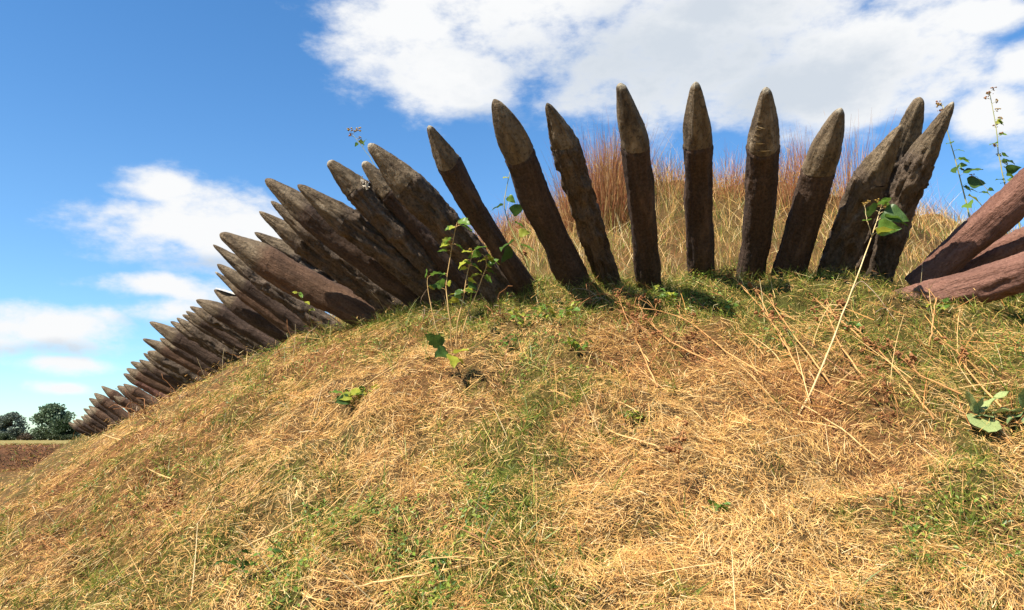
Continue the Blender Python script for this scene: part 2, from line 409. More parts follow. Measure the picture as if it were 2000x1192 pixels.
def redness(x, y):
    p = xy3(x, y, 1.0)
    return np.clip(0.14 + 0.7 * fbm(p * 2.0, 3, 51) + 0.8 * blobs(RED, x, y), 0, 1)

fx, fy = GX.ravel(), GY.ravel()
gg, rr = greenness(fx, fy), redness(fx, fy)
soil = np.array([0.125, 0.075, 0.030]); gcol = np.array([0.070, 0.075, 0.018]); rcol = np.array([0.16, 0.068, 0.027]); fcol = np.array([0.25, 0.205, 0.072])
gc = soil * (1 - gg[:, None]) + gcol * gg[:, None]; gc = gc * (1 - 0.6 * rr[:, None]) + rcol * 0.6 * rr[:, None]
ff = sstep(8.1, 9.0, GW.ravel())[:, None]; bankm = (sstep(6.2, 6.8, GW.ravel()) * (1 - sstep(8.2, 9.6, GW.ravel())))[:, None]
gc = gc * (1 - ff) + fcol * ff; gc = gc * (1 - bankm) + np.array([0.17, 0.085, 0.045]) * bankm
ny, nx = GX.shape
idx = (np.arange(ny - 1)[:, None] * nx + np.arange(nx - 1)[None, :]).ravel()
def ground_mat():
    k = NT('turf_soil'); c = k.coords(False); a = k.n('ShaderNodeVertexColor', layer_name='Col').outputs[0]
    n1 = k.noise(c, 24, 8, 0.7); n2 = k.noise(c, 90, 4); n3 = k.noise(c, 2.5, 5)
    col = k.mix(1.0, a, k.ramp(n1, [(0.3, (0.45, 0.42, 0.4)), (0.55, (1, 1, 1)), (0.75, (1.7, 1.6, 1.4))]), 'MULTIPLY')
    col = k.mix(0.5, col, k.mix(1.0, col, k.ramp(n3, [(0.35, (0.6, 0.65, 0.6)), (0.65, (1.35, 1.2, 1.1))]), 'MULTIPLY'))
    k.bsdf(col, 0.95, k.bump(n2, 0.6, 0.01, k.bump(n1, 0.8, 0.03)), 0.1); return k.m
M_GROUND = ground_mat()
tag(link('ground', mesh_np('ground', np.stack([fx, fy, GZ.ravel()], 1), np.stack([idx, idx + 1, idx + nx + 1, idx + nx], 1), M_GROUND, gc, True)), kind='structure')

# ---------------------------------------------------------------- the row of sharpened logs
def frame_of(zax):
    z = norm(zax); x = np.cross(np.array([0, 1.0, 0]), z)
    x = norm(x); y = np.cross(z, x); return x, y, z
def log_meshes(L, rad, tipL, seed, kind, q=1.5, skew=0.0, skewy=0.0, facets=0, fst=.9, blunt=0.16, detail=1.0, bulge=0.0, blend=0.0, cap=0.3):
    """shaft and point of one log, local z up the log; returns two arrays of vertices/faces"""
    seg = int(44 * detail); nsh = int(96 * detail); ntp = int(34 * detail)
    th = np.linspace(0, 2 * np.pi, seg, endpoint=False); r = np.random.default_rng(seed)
    amp = {'dark': (0.020, 0.015), 'bark': (0.022, 0.032), 'brown': (0.020, 0.016), 'red': (0.022, 0.020)}[kind]
    zs = np.linspace(-0.20 if kind == 'red' else -0.5, L - tipL, nsh); zt = L - tipL + tipL * np.r_[np.linspace(0, 0.86, ntp - 6), 0.905, 0.94, 0.965, 0.985, 0.996, 1.0]
    bx, by = r.normal(0, 0.018, 2); ph = r.uniform(0, 6)
    def center(z):
        s = np.clip(z / L, -0.2, 1.0); b = np.sin(np.pi * np.clip(s, 0, 1))
        t = np.clip((z - (L - tipL)) / tipL, 0, 1)
        return bx * b + skew * rad * t ** 1.25, by * b + skewy * rad * t ** 1.25
    f_off = r.uniform(0, 2 * np.pi); o = r.uniform(0, 50, 3)
    def surf(z, tip):
        Z, T = np.meshgrid(z, th, indexing='ij'); sh = Z.shape
        s = Z / L
        base = rad * (0.97 + 0.03 * np.clip(s, 0, 1)) * np.ones(sh)
        if tip:
            t = (Z - (L - tipL)) / tipL
            prof = (1 - t ** q); prof = blunt + (1 - blunt) * prof
            end = np.sqrt(np.clip(1 - np.clip((t - 0.90) / 0.10, 0, 1) ** 2, 0, 1)); base = base * prof * np.maximum(end, 0.02)
            if facets:
                a = 2 * np.pi / facets; m = np.mod(T + f_off, a) - a / 2
                fac = np.cos(a / 2) / np.cos(m); fac = fac / fac.mean(); k = sstep(0.02, 0.30, t) * fst; base = base * (1 - k + k * fac)
        P = np.stack([np.cos(T).ravel() * rad * 1.0, np.sin(T).ravel() * rad, Z.ravel()], 1) + o
        low = fbm(P * 3.0, 2, seed % 97) * 1.6
        det = fbm(np.c_[P[:, :2] * 28, P[:, 2] * 5], 4, seed % 89)
        if kind == 'bark': det = 1.4 * (0.35 - np.abs(det) * 2)
        fine = fbm(P * 60, 2, seed % 83)
        # long drying cracks that wander along the grain
        cn = fbm(np.c_[P[:, :2] * 17 + 3.0 * fbm(P * 4, 2, seed % 71)[:, None] * .3, P[:, 2] * 1.5], 3, seed % 79); crack = -np.exp(-(cn / .035) ** 2) * sstep(-.1, .25, fbm(P * 2.3, 2, seed % 61))
        k = 0.45 if tip else 1.0
        dsp = (amp[0] * low * (rad / 0.12) + amp[1] * det * k + 0.006 * fine + (.012 if kind in ('bark', 'red') else .008) * crack * (.6 if tip else 1)).reshape(sh)
        if tip: dsp = dsp * (1 - 0.75 * t)
        else:                                         # a shallow lip where bark meets the dressed point
            if blend < .2: dsp = dsp + 0.004 * sstep(L - tipL - 0.06, L - tipL - 0.02, Z) - 0.008 * sstep(L - tipL - 0.012, L - tipL, Z)
            dsp = dsp + bulge * np.exp(-((Z - 0.55 * L) / 0.07) ** 2) * np.clip(np.cos(T - ph), 0, 1)
        rr_ = base + dsp * np.minimum(1, base / (0.3 * rad))
        cx, cy = center(Z)
        return np.stack([cx + rr_ * np.cos(T), cy + rr_ * np.sin(T), Z + (0.01 * np.sin(2 * T + ph) * (1 - t if tip else sstep(L - tipL - 0.3, L - tipL, Z)))], -1).reshape(-1, 3), sh[0]
    def faces(n):
        i = (np.arange(n - 1)[:, None] * seg + np.arange(seg)[None, :]).ravel(); j = (np.arange(n - 1)[:, None] * seg + (np.arange(seg)[None, :] + 1) % seg).ravel()
        return np.stack([i, j, j + seg, i + seg], 1)
    vs, n1 = surf(zs, False); vt, n2 = surf(zt, True)
    def colr(z):
        c = np.zeros((len(z) * seg, 3)); t = (z - (L - tipL)) / tipL
        a_ = sstep(-blend - .02, blend + .001, t) if blend else (t > -1e-6) * 1.0
        c[:, 0] = np.repeat(a_ * (.62 if blend > .2 else 1), seg); c[:, 1] = np.repeat(sstep(.80, 1.0, t) * cap, seg); return c
    return (vs, faces(n1), colr(zs)), (vt, faces(n2), colr(zt)), center
MATK = {'dark': M_DARK, 'bark': M_BARK, 'brown': M_BROWN, 'red': M_RED}
AZX = [186, 460, 745, 835, 900, 1000, 1045, 1135, 1195, 1268, 1372, 1465, 1530, 1615, 1725, 1800, 1850]
AZV = [-70, -73, -74, -68, -60, -53, -35, -26.5, -23, -16.5, -14, -10, 0, 4, 5, 33, 40]
DPX = [q[0] for q in BERM_PX]; DPY = [q[2] for q in BERM_PX]
ORD = ['', 'first', 'second', 'third', 'fourth', 'fifth', 'sixth', 'seventh', 'eighth', 'ninth', 'tenth', 'eleventh', 'twelfth', 'thirteenth', 'fourteenth', 'fifteenth',
       'sixteenth', 'seventeenth', 'eighteenth', 'nineteenth', 'twentieth', 'twenty-first', 'twenty-second', 'twenty-third', 'twenty-fourth', 'twenty-fifth', 'twenty-sixth', 'twenty-seventh', 'twenty-eighth']
# base x, base y, tip x, tip y, width px, point share, kind, options, label
LOGS = [
 (190, 853, 134, 826, 13, .35, 'dark', {}, 0), (199, 851, 142, 821, 13, .35, 'brown', {}, 0), (206, 850, 148, 819, 13, .35, 'dark', {}, 0), (214, 848, 158, 813, 15, .4, 'brown', {}, 0),
 (222, 846, 164, 810, 14, .35, 'dark', {}, 0), (229, 841, 163, 798, 14, .35, 'dark', {}, 0), (237, 836, 173, 793, 15, .35, 'brown', {}, 0), (246, 830, 174, 778, 17, .3, 'dark', {}, 0),
 (257, 823, 184, 768, 19, .32, 'brown', {}, 0), (278, 813, 198, 754, 18, .3, 'brown', {'q': 1.2}, 0), (292, 812, 222, 774, 16, .3, 'brown', {}, 0), (308, 806, 229, 754, 20, .3, 'brown', {}, 0),
 (325, 801, 241, 750, 18, .3, 'brown', {'q': 1.2}, 0), (353, 793, 241, 730, 21, .3, 'red', {}, 0), (367, 779, 247, 720, 20, .25, 'brown', {}, 0), (379, 771, 255, 707, 22, .3, 'dark', {}, 0),
 (390, 766, 272, 703, 22, .35, 'dark', {}, 0), (396, 757, 280, 690, 18, .3, 'bark', {}, 0), (411, 751, 288, 687, 28, .3, 'bark', {'q': 1.7}, 0), (428, 744, 279, 662, 27, .35, 'brown', {'q': 1.2}, 0),
 (443, 737, 312, 661, 22, .3, 'dark', {}, 0), (464, 727, 292, 629, 33, .4, 'dark', {'q': 1.6}, 0), (478, 718, 333, 628, 22, .3, 'bark', {}, 0), (490, 713, 345, 621, 22, .3, 'bark', {}, 0),
 (502, 703, 356, 615, 22, .3, 'bark', {}, 0), (513, 698, 363, 608, 22, .3, 'dark', {}, 0), (527, 693, 371, 599, 25, .3, 'bark', {}, 0), (548, 680, 383, 586, 36, .35, 'dark', {'q': 1.45}, 0),
 (592, 673, 418, 566, 34, .30, 'dark', {'q': 1.3, 'cut': 1}, 'dark stake with a bare white cut face along the top of its tip'),
 (606, 668, 420, 531, 26, .35, 'brown', {'q': 1.2}, 'slim stake with a whitish tip directly above the white cut face'),
 (628, 664, 424, 516, 34, .35, 'dark', {'q': 1.6}, 'dark stake with a rounded grey tip just above the slim whitish tip'),
 (664, 652, 416, 478, 34, .35, 'bark', {'q': 1.25}, 'dark thin pointed stake directly below the thick smooth brown log'),
 (750, 634, 431, 454, 66, .34, 'brown', {'q': 1.25, 'blunt': .22, 'skew': -.1, 'az': -78}, 'thick smooth brown stake in full sun, lying across the darker ones'),
 (745, 598, 497, 454, 42, .40, 'bark', {'q': 1.5, 'dy': .25}, 'slender ridged stake half hidden behind the thick smooth brown log'),
 (778, 612, 506, 413, 43, .33, 'bark', {'q': 1.6}, 'rough-barked stake with a tan tip, second above the thick brown log'),
 (795, 610, 529, 393, 42, .33, 'bark', {'q': 1.4}, 'narrow dark rough stake squeezed under two broad grey-tipped ones'),
 (832, 592, 518, 350, 62, .33, 'dark', {'q': 1.3, 'blunt': .2}, 'broad stake with a wide grey tip, left of the overlapping pair'),
 (876, 590, 581, 361, 58, .34, 'bark', {'q': 1.25}, 'broad dark stake with a long tan point, right of the overlapping pair'),
 (908, 583, 641, 315, 53, .22, 'bark', {'q': 1.1, 'blunt': .3, 'chip': 1}, 'dark stake with a pale broken chip near its blunt tip'),
 (935, 590, 709, 316, 46, .24, 'dark', {'q': 1.1, 'blunt': .28, 'dy': .1}, 'plain dark blunt stake behind the ridged bark one with grey point'),
 (1008, 604, 720, 281, 63, .26, 'bark', {'q': 1.25, 'blunt': .22}, 'thick ridged bark stake with a smooth grey point and pale cap'),
 (1052, 592, 839, 244, 47, .22, 'dark', {'q': 1.0, 'blunt': .2, 'facets': 4, 'skew': -.1}, 'thin dark stake with a chiselled pencil point, standing apart against the sky'),
 (1138, 588, 972, 190, 68, .30, 'dark', {'q': 1.75, 'blunt': .18, 'skew': -.25}, 'thick dark stake leaning left with a bullet-shaped grey tip'),
 (1198, 572, 1079, 196, 52, .24, 'bark', {'q': 1.35, 'blunt': .14, 'skew': -.45}, 'slim ridged stake with a tan tip between two thick dark stakes'),
 (1268, 560, 1226, 158, 62, .32, 'dark', {'q': 1.15, 'blunt': .26, 'skew': -.50, 'bulge': .012}, 'upright dark stake with a narrow tip bent to the left'),
 (1371, 558, 1362, 159, 61, .33, 'dark', {'q': 1.7, 'blunt': .2, 'facets': 5, 'skew': -.1}, 'upright dark stake with a faceted mottled grey tip, at the middle of the fan'),
 (1464, 556, 1493, 171, 66, .33, 'dark', {'q': 1.3, 'blunt': .2, 'skew': .1, 'peel': 1, 'bulge': .008}, 'upright dark stake with white peeling strips across its tip'),
 (1528, 568, 1634, 211, 68, .37, 'dark', {'q': 2.0, 'blunt': .2, 'skew': .25}, 'dark stake leaning right with a plump smooth tan tip'),
 (1612, 572, 1745, 242, 70, .34, 'bark', {'q': 1.35, 'blunt': .12, 'skew': .45, 'bulge': .008}, 'wide cracked stake leaning right with a sharp narrow tip'),
 (1664, 545, 1797, 190, 55, .34, 'bark', {'q': 2.2, 'blunt': .3, 'dy': .25}, 'dark stake with a blunt rounded tip behind the wide cracked one'),
 (1722, 530, 1856, 198, 58, .38, 'bark', {'q': 1.2, 'blunt': .15, 'skew': .2, 'bulge': .02}, 'rightmost dark stake with a long slender grey point'),
 (1836, 522, 2135, 250, 98, .30, 'red', {'q': 1.3, 'd': .225, 'az': 45}, 'thick reddish-brown log, upper of the sunlit ones at the right edge'),
 (1895, 530, 2145, 395, 80, .30, 'red', {'q': 1.3, 'd': .21, 'az': 52, 'dy': .12}, 'shaded reddish-brown log wedged between the two sunlit ones at the right edge'),
 (1816, 586, 2180, 476, 84, .30, 'red', {'q': 1.3, 'd': .22, 'az': 62, 'dY': -.38}, 'low reddish-brown log, lowest one at the right edge, its lower end shaded'),
]
LOG_INFO = []
for i, (bx, by, tx, ty, wpx, share, kind, op, lab) in enumerate(LOGS):
    Y = float(np.interp(bx, DPX, DPY)) + op.get('dy', 0) + op.get('dY', 0)
    B = at(bx, by, Y); phi = math.radians(op.get('az', float(np.interp(bx, AZX, AZV))))
    h = np.array([math.sin(phi), -math.cos(phi)]); r = ray(tx, ty)
    # tip: where the line of sight crosses the vertical plane through the base with that bearing
    A = np.array([[h[0], -r[0]], [h[1], -r[1]]]); u, t = np.linalg.solve(A, -(B - CAM)[:2])
    if 1180 < bx < 1500:                               # these point almost at the eye: take their pitch instead of their bearing
        ts = np.linspace(2.5, 6.5, 4000); Q = CAM + ts[:, None] * r; dq = Q - B; ok = np.linalg.norm(dq, axis=1) < 2.2
        e_ = np.arcsin(dq[:, 2] / np.linalg.norm(dq, axis=1)); t = ts[np.argmin(np.abs(e_ - math.radians(37)) + ~ok * 9)]
    T = CAM + t * r
    L = float(np.linalg.norm(T - B)); x, y, z = frame_of(T - B)
    rad = op.get('d', wpx * .5 * (Y + T[1]) / FPX) / 2 * .97
    LOG_INFO.append((i + 1, round(L, 2), round(math.degrees(math.asin(z[2]))), round(rad * 2, 3), round(Y, 1)))
    # the dressed point takes this share of the log as seen; find its true length along the log
    k_ = np.linspace(0, 1, 200); q_ = (B + k_[:, None] * (T - B)) - CAM; pj = np.stack([q_[:, 0], q_ @ _U], 1) / (q_ @ _F)[:, None]
    sh = np.linalg.norm(pj[-1] - pj, axis=1) / np.linalg.norm(pj[-1] - pj[0]); share = 1 - k_[np.argmin(np.abs(sh - share * (.92 if bx < 960 else .93)))]
    n = i + 1
    if lab == 0: lab = 'weathered sharpened log stake, %s from the far left end of the row' % ORD[n]
    e = thing('sharpened_stake', lab, 'stake', group='sharpened stakes along the earthwork')
    e.matrix_world = Matrix(((x[0], y[0], z[0], B[0]), (x[1], y[1], z[1], B[1]), (x[2], y[2], z[2], B[2]), (0, 0, 0, 1)))
    det = 1.0 if bx > 700 else (0.8 if bx > 420 else 0.6)
    a, b, cen = log_meshes(L, rad, L * share, 100 + i * 7, kind, op.get('q', 1.4), op.get('skew', 0), op.get('skewy', 0), op.get('facets', 5 + i % 3), (.9 if 'facets' in op else .8), op.get('blunt', .15), det, op.get('bulge', 0), op.get('blend', .45 if bx < 900 else (.35 if kind == 'bark' and bx > 1600 else .07)), .60 if n in (30, 39, 40, 41, 42, 45, 46, 47, 48, 51) else .3)
    s_ = link('shaft', mesh_np('shaft', a[0], a[1], MATK[kind], a[2], True), e)
    p_ = link('point', mesh_np('point', b[0], b[1], MATK[kind], b[2], True), e)
    tl = L * share
    if op.get('cut'):                                  # a flat pale slice on the upper side of the point
        m = MB(); vs = []
        for k in range(9):
            f_ = k / 8; zz = L - tl * (0.02 + 0.75 * (1 - f_)); t_ = (zz - (L - tl)) / tl; rr_ = rad * (.15 + .85 * (1 - t_ ** 1.3)) * 0.96
            wv = rad * 0.95 * math.sin(math.pi * (0.1 + 0.85 * f_)) ** 0.6
            vs += [(rr_ * 0.9 + .006, -wv, zz), (rr_ * 1.12 + .012, 0, zz), (rr_ * 0.9 + .006, wv, zz)]
        fs = [(3 * k + j, 3 * k + j + 1, 3 * k + j + 4, 3 * k + j + 3) for k in range(8) for j in range(2)]
        m.add(vs, fs); o = link('cut_face', m.mesh('cut_face', M_PALE), e); o['label'] = 'bare white cut face'
    if op.get('chip'):
        m = MB(); rq = random.Random(4)
        for k in range(11):
            a_ = rq.gauss(-0.9, 0.25); zz = L - tl * 1.05 + rq.uniform(-.05, .05); d_ = Vector((math.cos(a_), math.sin(a_), 0))
            p0 = d_ * rad * 0.92 + Vector((0, 0, zz)); p1 = p0 + d_ * rq.uniform(.01, .035) + Vector((0, 0, rq.uniform(-.03, .05)))
            m.tube([p0, p1], [rq.uniform(.006, .014), rq.uniform(.001, .004)], 4)
        o = link('broken_chip', m.mesh('broken_chip', M_PALE, False), e); o['label'] = 'pale broken chip'
    if op.get('peel'):
        for k in range(7):                             # curling strips of pale skin across the point
            m = MB(); zz = L - tl * (0.90 - 0.07 * k + .02 * R.uniform(-1, 1)); t_ = (zz - (L - tl)) / tl; rr_ = rad * 0.96 * (.2 + .8 * (1 - t_ ** 1.3)) + .003
            a0 = -2.6 + 0.35 * R.uniform(-1, 1); a1 = a0 + R.uniform(0.4, 0.8)
            vs = []
            for j in range(9):
                aa = a0 + (a1 - a0) * j / 8; wv = .0012 + .0045 * math.sin(math.pi * j / 8); cx, cy = cen(np.array(zz))
                dz = 0.010 * (j / 8) * math.sin(2.1 * k)
                vs += [(cx + math.cos(aa) * (rr_ + .002), cy + math.sin(aa) * (rr_ + .002), zz + dz - wv), (cx + math.cos(aa) * (rr_ + .008), cy + math.sin(aa) * (rr_ + .008), zz + dz + wv)]
            m.add(vs, [(2 * j, 2 * j + 2, 2 * j + 3, 2 * j + 1) for j in range(8)])
            link('peeling_strip', m.mesh('peeling_strip', M_PALE), e)
print('LOGS', LOG_INFO)

# ---------------------------------------------------------------- blades: straw mat, grass, weeds leaves (nobody could count them)
def strips(P0, D, Bend, L, Wd, side, nseg, col, taper=0.15, mid=1.0):
    n = len(P0); t = np.linspace(0, 1, nseg + 1)
    V = np.empty((n, nseg + 1, 2, 3), np.float32)
    for j, tj in enumerate(t):
        c = P0 + D * (L * tj)[:, None] + Bend * (L * tj * tj)[:, None]
        w = (Wd * 0.5 * (taper + (1 - taper) * (1 - tj ** 2)))[:, None] * side
        V[:, j, 0] = c - w; V[:, j, 1] = c + w
    k = 2 * (nseg + 1); base = (np.arange(n) * k)[:, None]
    F = np.concatenate([base + np.array([[2 * j, 2 * j + 1, 2 * j + 3, 2 * j + 2]]) for j in range(nseg)], 1).reshape(-1, 4)
    return V.reshape(-1, 3), F, np.repeat(col, k, axis=0)
def sample(n, dmin, dmax, azd, power=0.0):
    u = rng.random(n); d = dmin * (dmax / dmin) ** u
    a = np.radians(rng.uniform(-azd, azd, n)); return d * np.sin(a), d * np.cos(a), d
def tangent(nrm, ang):
    ref = np.zeros_like(nrm); ref[:, 0] = 1
    t1 = norm(ref - nrm * (ref * nrm).sum(1, keepdims=True)); t2 = np.cross(nrm, t1)
    return t1 * np.cos(ang)[:, None] + t2 * np.sin(ang)[:, None]
PAL = np.array([[0.76, 0.47, 0.165], [0.70, 0.40, 0.122], [0.81, 0.56, 0.24], [0.56, 0.29, 0.090], [0.81, 0.63, 0.33], [0.30, 0.148, 0.053]])
RPAL = np.array([[0.48, 0.225, 0.075], [0.36, 0.15, 0.055], [0.58, 0.32, 0.125], [0.22, 0.09, 0.04]])
GPAL = np.array([[0.105, 0.145, 0.018], [0.155, 0.20, 0.024], [0.24, 0.265, 0.04], [0.34, 0.31, 0.065], [0.07, 0.10, 0.015]])
def pick(pal, n, p=None): return pal[rng.choice(len(pal), n, p=p)] * rng.uniform(0.72, 1.18, (n, 1))

# straw mat lying on the slope in swirls
def sample2(n1, d1, d2, n2, d3, azd):
    a_, b_ = sample(n1, d1, d2, azd), sample(n2, d2, d3, azd); return [np.concatenate(q) for q in zip(a_, b_)]
x, y, d = sample2(300000, 1.8, 7.5, 125000, 46, 45); n0 = len(x)
w = bil(GW, x, y); g = greenness(x, y)
keep = (w > -0.35) & (w < 10.5) & (rng.random(n0) < 1.0 - 0.45 * g)
x, y, d, w, g = x[keep], y[keep], d[keep], w[keep], g[keep]; n = len(x)
rd = redness(x, y); nrm = gnormal(x, y); p3 = xy3(x, y, 1.0)
ang = fbm(p3 * 2.2, 3, 71) * 5.0 + rng.normal(0, 0.75, n) + (rng.random(n) < 0.3) * rng.uniform(0, 6.28, n)
far = np.maximum(1, d / 4.5)
D = norm(tangent(nrm, ang) + nrm * np.abs(rng.normal(0.10, 0.16, n))[:, None])
L = rng.uniform(0.018, 0.065, n) * (1 + 1.3 * (rng.random(n) < .10)) * far ** 0.3; Wd = rng.uniform(0.0011, 0.0027, n) * far ** 0.9
Bend = tangent(nrm, ang + 1.57) * rng.normal(0, 0.40, n)[:, None] - nrm * np.abs(rng.normal(0.10, 0.14, n))[:, None]
side = norm(np.cross(D, nrm) + 0.5 * nrm * rng.normal(0, 1, (n, 1)))
col = pick(PAL, n, [.28, .30, .10, .20, .03, .09]); isr = rng.random(n) < rd * 0.62; col[isr] = pick(RPAL, int(isr.sum()))
isg = rng.random(n) < g * 0.20; col[isg] = pick(GPAL, int(isg.sum()), [.1, .2, .3, .35, .05])
lift = rng.gamma(1.5, 0.013, n) * np.minimum(far, 2)
P0 = np.stack([x, y, H(x, y)], 1) + nrm * (0.003 + lift)[:, None]
v, f, c = strips(P0, D, Bend, L, Wd, side, 2, col)
tag(link('straw_mat', mesh_np('straw_mat', v, f, M_STRAW, c)), 'mat of dry golden straw and mown grass covering the slope', 'straw', kind='stuff')

# tufts: drooping dry tussocks with a common root
nc = 3000; tx, ty, td = sample(nc, 1.8, 20, 46); tw = bil(GW, tx, ty); k = (tw > -0.2) & (tw < 6.5); tx, ty, td = tx[k], ty[k], td[k]
per = 26; x = np.repeat(tx, per) + rng.normal(0, .018, len(tx) * per); y = np.repeat(ty, per) + rng.normal(0, .018, len(tx) * per); n = len(x); d = np.repeat(td, per)
nrm = gnormal(x, y); ang = rng.uniform(0, 6.28, n); far = np.maximum(1, d / 4.5)
tilt = np.abs(rng.normal(0.9, 0.35, n)); D = norm(tangent(nrm, ang) * np.sin(tilt)[:, None] + (0.6 * nrm + [0, 0, .4]) * np.cos(tilt)[:, None])
L = rng.uniform(0.05, 0.14, n) * np.repeat(rng.uniform(.7, 1.3, len(tx)), per); Wd = rng.uniform(.0018, .0036, n) * far ** .8
Bend = np.tile([0, 0, -1.0], (n, 1)) * rng.uniform(0.15, 0.55, n)[:, None]; side = norm(np.cross(D, np.tile([0, 0, 1.0], (n, 1))) + .3 * rng.normal(0, 1, (n, 3)))
g = np.repeat(greenness(tx, ty), per); col = pick(PAL, n); sel = rng.random(n) < np.clip(g * 1.3 - .15, 0, 1) * .8; col[sel] = pick(GPAL, int(sel.sum()), [.2, .3, .25, .2, .05])
rd = np.repeat(redness(tx, ty), per); sel = rng.random(n) < rd * .6; col[sel] = pick(RPAL, int(sel.sum()))
P0 = np.stack([x, y, H(x, y) + .002], 1); v, f, c = strips(P0, D, Bend, L, Wd, side, 3, col)
tag(link('grass_tussocks', mesh_np('grass_tussocks', v, f, M_STRAW, c)), 'drooping tussocks of half dry grass scattered on the slope', 'grass', kind='stuff')

# green blades standing through the straw
x, y, d = sample2(170000, 1.8, 7.5, 70000, 44, 45); n0 = len(x); w = bil(GW, x, y); g = greenness(x, y)
keep = (w > -0.5) & (w < 8) & (rng.random(n0) < np.clip(g * 1.15 - 0.10, 0.03, 1)); x, y, d, w, g = x[keep], y[keep], d[keep], w[keep], g[keep]; n = len(x)
nrm = gnormal(x, y); ang = rng.uniform(0, 6.28, n); far = np.maximum(1, d / 4.5)
nearb = np.exp(-(w / 0.7) ** 2)
tilt = np.abs(rng.normal(0.55, 0.35, n)); D = norm(tangent(nrm, ang) * np.sin(tilt)[:, None] + (0.4 * nrm + [0, 0, .6]) * np.cos(tilt)[:, None])
L = rng.uniform(.02, .07, n) * (1 + 1.2 * nearb) * far ** .2; Wd = rng.uniform(.0016, .0036, n) * far ** .8
Bend = tangent(nrm, ang) * rng.uniform(0, .5, n)[:, None] + np.array([0, 0, -1.0]) * rng.uniform(0, .3, n)[:, None]; side = norm(np.cross(D, norm(rng.normal(0, 1, (n, 3)))))
col = pick(GPAL, n, [.22, .28, .24, .18, .08]); P0 = np.stack([x, y, H(x, y) + .003 + rng.uniform(0, .012, n)], 1)
v, f, c = strips(P0, D, Bend, L, Wd, side, 2, col)
tag(link('green_grass', mesh_np('green_grass', v, f, M_BLADE, c)), 'short green grass growing through the dry straw', 'grass', kind='stuff')

# longer coarse green blades in small fans, and pale dead stalks standing up
nc = 1300; tx, ty, td = sample(nc, 1.8, 9, 46); tw = bil(GW, tx, ty); g = greenness(tx, ty); k = (tw > 0) & (tw < 5.5) & (rng.random(nc) < .15 + g); tx, ty = tx[k], ty[k]
per = 7; x = np.repeat(tx, per) + rng.normal(0, .01, len(tx) * per); y = np.repeat(ty, per) + rng.normal(0, .01, len(tx) * per); n = len(x)
nrm = gnormal(x, y); ang = rng.uniform(0, 6.28, n); tilt = np.abs(rng.normal(.45, .3, n)); D = norm(tangent(nrm, ang) * np.sin(tilt)[:, None] + np.array([0, 0, 1.0]) * np.cos(tilt)[:, None])
L = rng.uniform(.06, .20, n); Wd = rng.uniform(.003, .0062, n); Bend = tangent(nrm, ang) * rng.uniform(.1, .6, n)[:, None] - np.array([0, 0, 1.0]) * rng.uniform(.05, .3, n)[:, None]
side = norm(np.cross(D, norm(rng.normal(0, 1, (n, 3))))); col = pick(GPAL, n, [.35, .35, .15, .05, .10])
A1 = strips(np.stack([x, y, H(x, y)], 1), D, Bend, L, Wd, side, 4, col, .05)
nc = 900; x, y, d = sample(nc, 1.4, 14, 46); w = bil(GW, x, y); k = (w > -.2) & (w < 5.5); x, y = x[k], y[k]; n = len(x)
nrm = gnormal(x, y); ang = rng.uniform(0, 6.28, n); tilt = np.abs(rng.normal(.7, .45, n)); D = norm(tangent(nrm, ang) * np.sin(tilt)[:, None] + np.array([0, 0, 1.0]) * np.cos(tilt)[:, None])
L = rng.uniform(.10, .34, n); Wd = rng.uniform(.002, .0042, n); Bend = rng.normal(0, .08, (n, 3)); side = norm(np.cross(D, norm(rng.normal(0, 1, (n, 3)))))
A2 = strips(np.stack([x, y, H(x, y)], 1), D, Bend, L, Wd, side, 4, pick(PAL[[0, 2, 4]], n) * 1.05, .4)
# orange-brown broken stalks and twigs strewn below the stakes on the right
gs = [ground(R.uniform(1180, 1990), R.uniform(590, 860)) for _ in range(230)] + [ground(R.uniform(60, 1150), R.uniform(720, 1150)) for _ in range(90)]
x = np.array([q_[0] for q_ in gs]); y = np.array([q_[1] for q_ in gs]); n = len(x); nrm = gnormal(x, y); ang = rng.normal(2.1, .7, n)
D = norm(tangent(nrm, ang) + nrm * rng.uniform(.02, .35, n)[:, None]); L = rng.uniform(.08, .36, n); Wd = rng.uniform(.003, .006, n)
A3 = strips(np.stack([x, y, H(x, y)], 1) + nrm * .03, D, rng.normal(0, .12, (n, 3)), L, Wd, norm(np.cross(D, norm(rng.normal(0, 1, (n, 3))))), 4, pick(np.array([[.62, .33, .10], [.48, .22, .07], [.36, .15, .05], [.70, .46, .18]]), n), .4)
A2 = (np.r_[A2[0], A3[0]], np.r_[A2[1], A3[1] + len(A2[0])], np.r_[A2[2], A3[2]])
# swaths of mown straw lying in flattened, nearly parallel bundles
nc = 650; tx, ty, td = sample(nc, 1.9, 9, 44); tw = bil(GW, tx, ty); g = greenness(tx, ty); k = (tw > .25) & (tw < 5.5) & (rng.random(nc) < 1.1 - g); tx, ty, td = tx[k], ty[k], td[k]
per = 55; m_ = len(tx); a0 = np.repeat(rng.uniform(0, 6.28, m_), per); n = m_ * per; sp = np.repeat(rng.uniform(.03, .09, m_), per)
x = np.repeat(tx, per) + rng.normal(0, 1, n) * sp; y = np.repeat(ty, per) + rng.normal(0, 1, n) * sp; nrm = gnormal(x, y); ang = a0 + rng.normal(0, .30, n)
D = norm(tangent(nrm, ang) + nrm * np.abs(rng.normal(.05, .10, n))[:, None]); L = rng.uniform(.04, .12, n); Wd = rng.uniform(.0013, .0030, n) * np.maximum(1, np.repeat(td, per) / 4.5)
Bend = tangent(nrm, ang + 1.57) * (np.repeat(rng.normal(0, .35, m_), per) + rng.normal(0, .15, n))[:, None] - nrm * .08
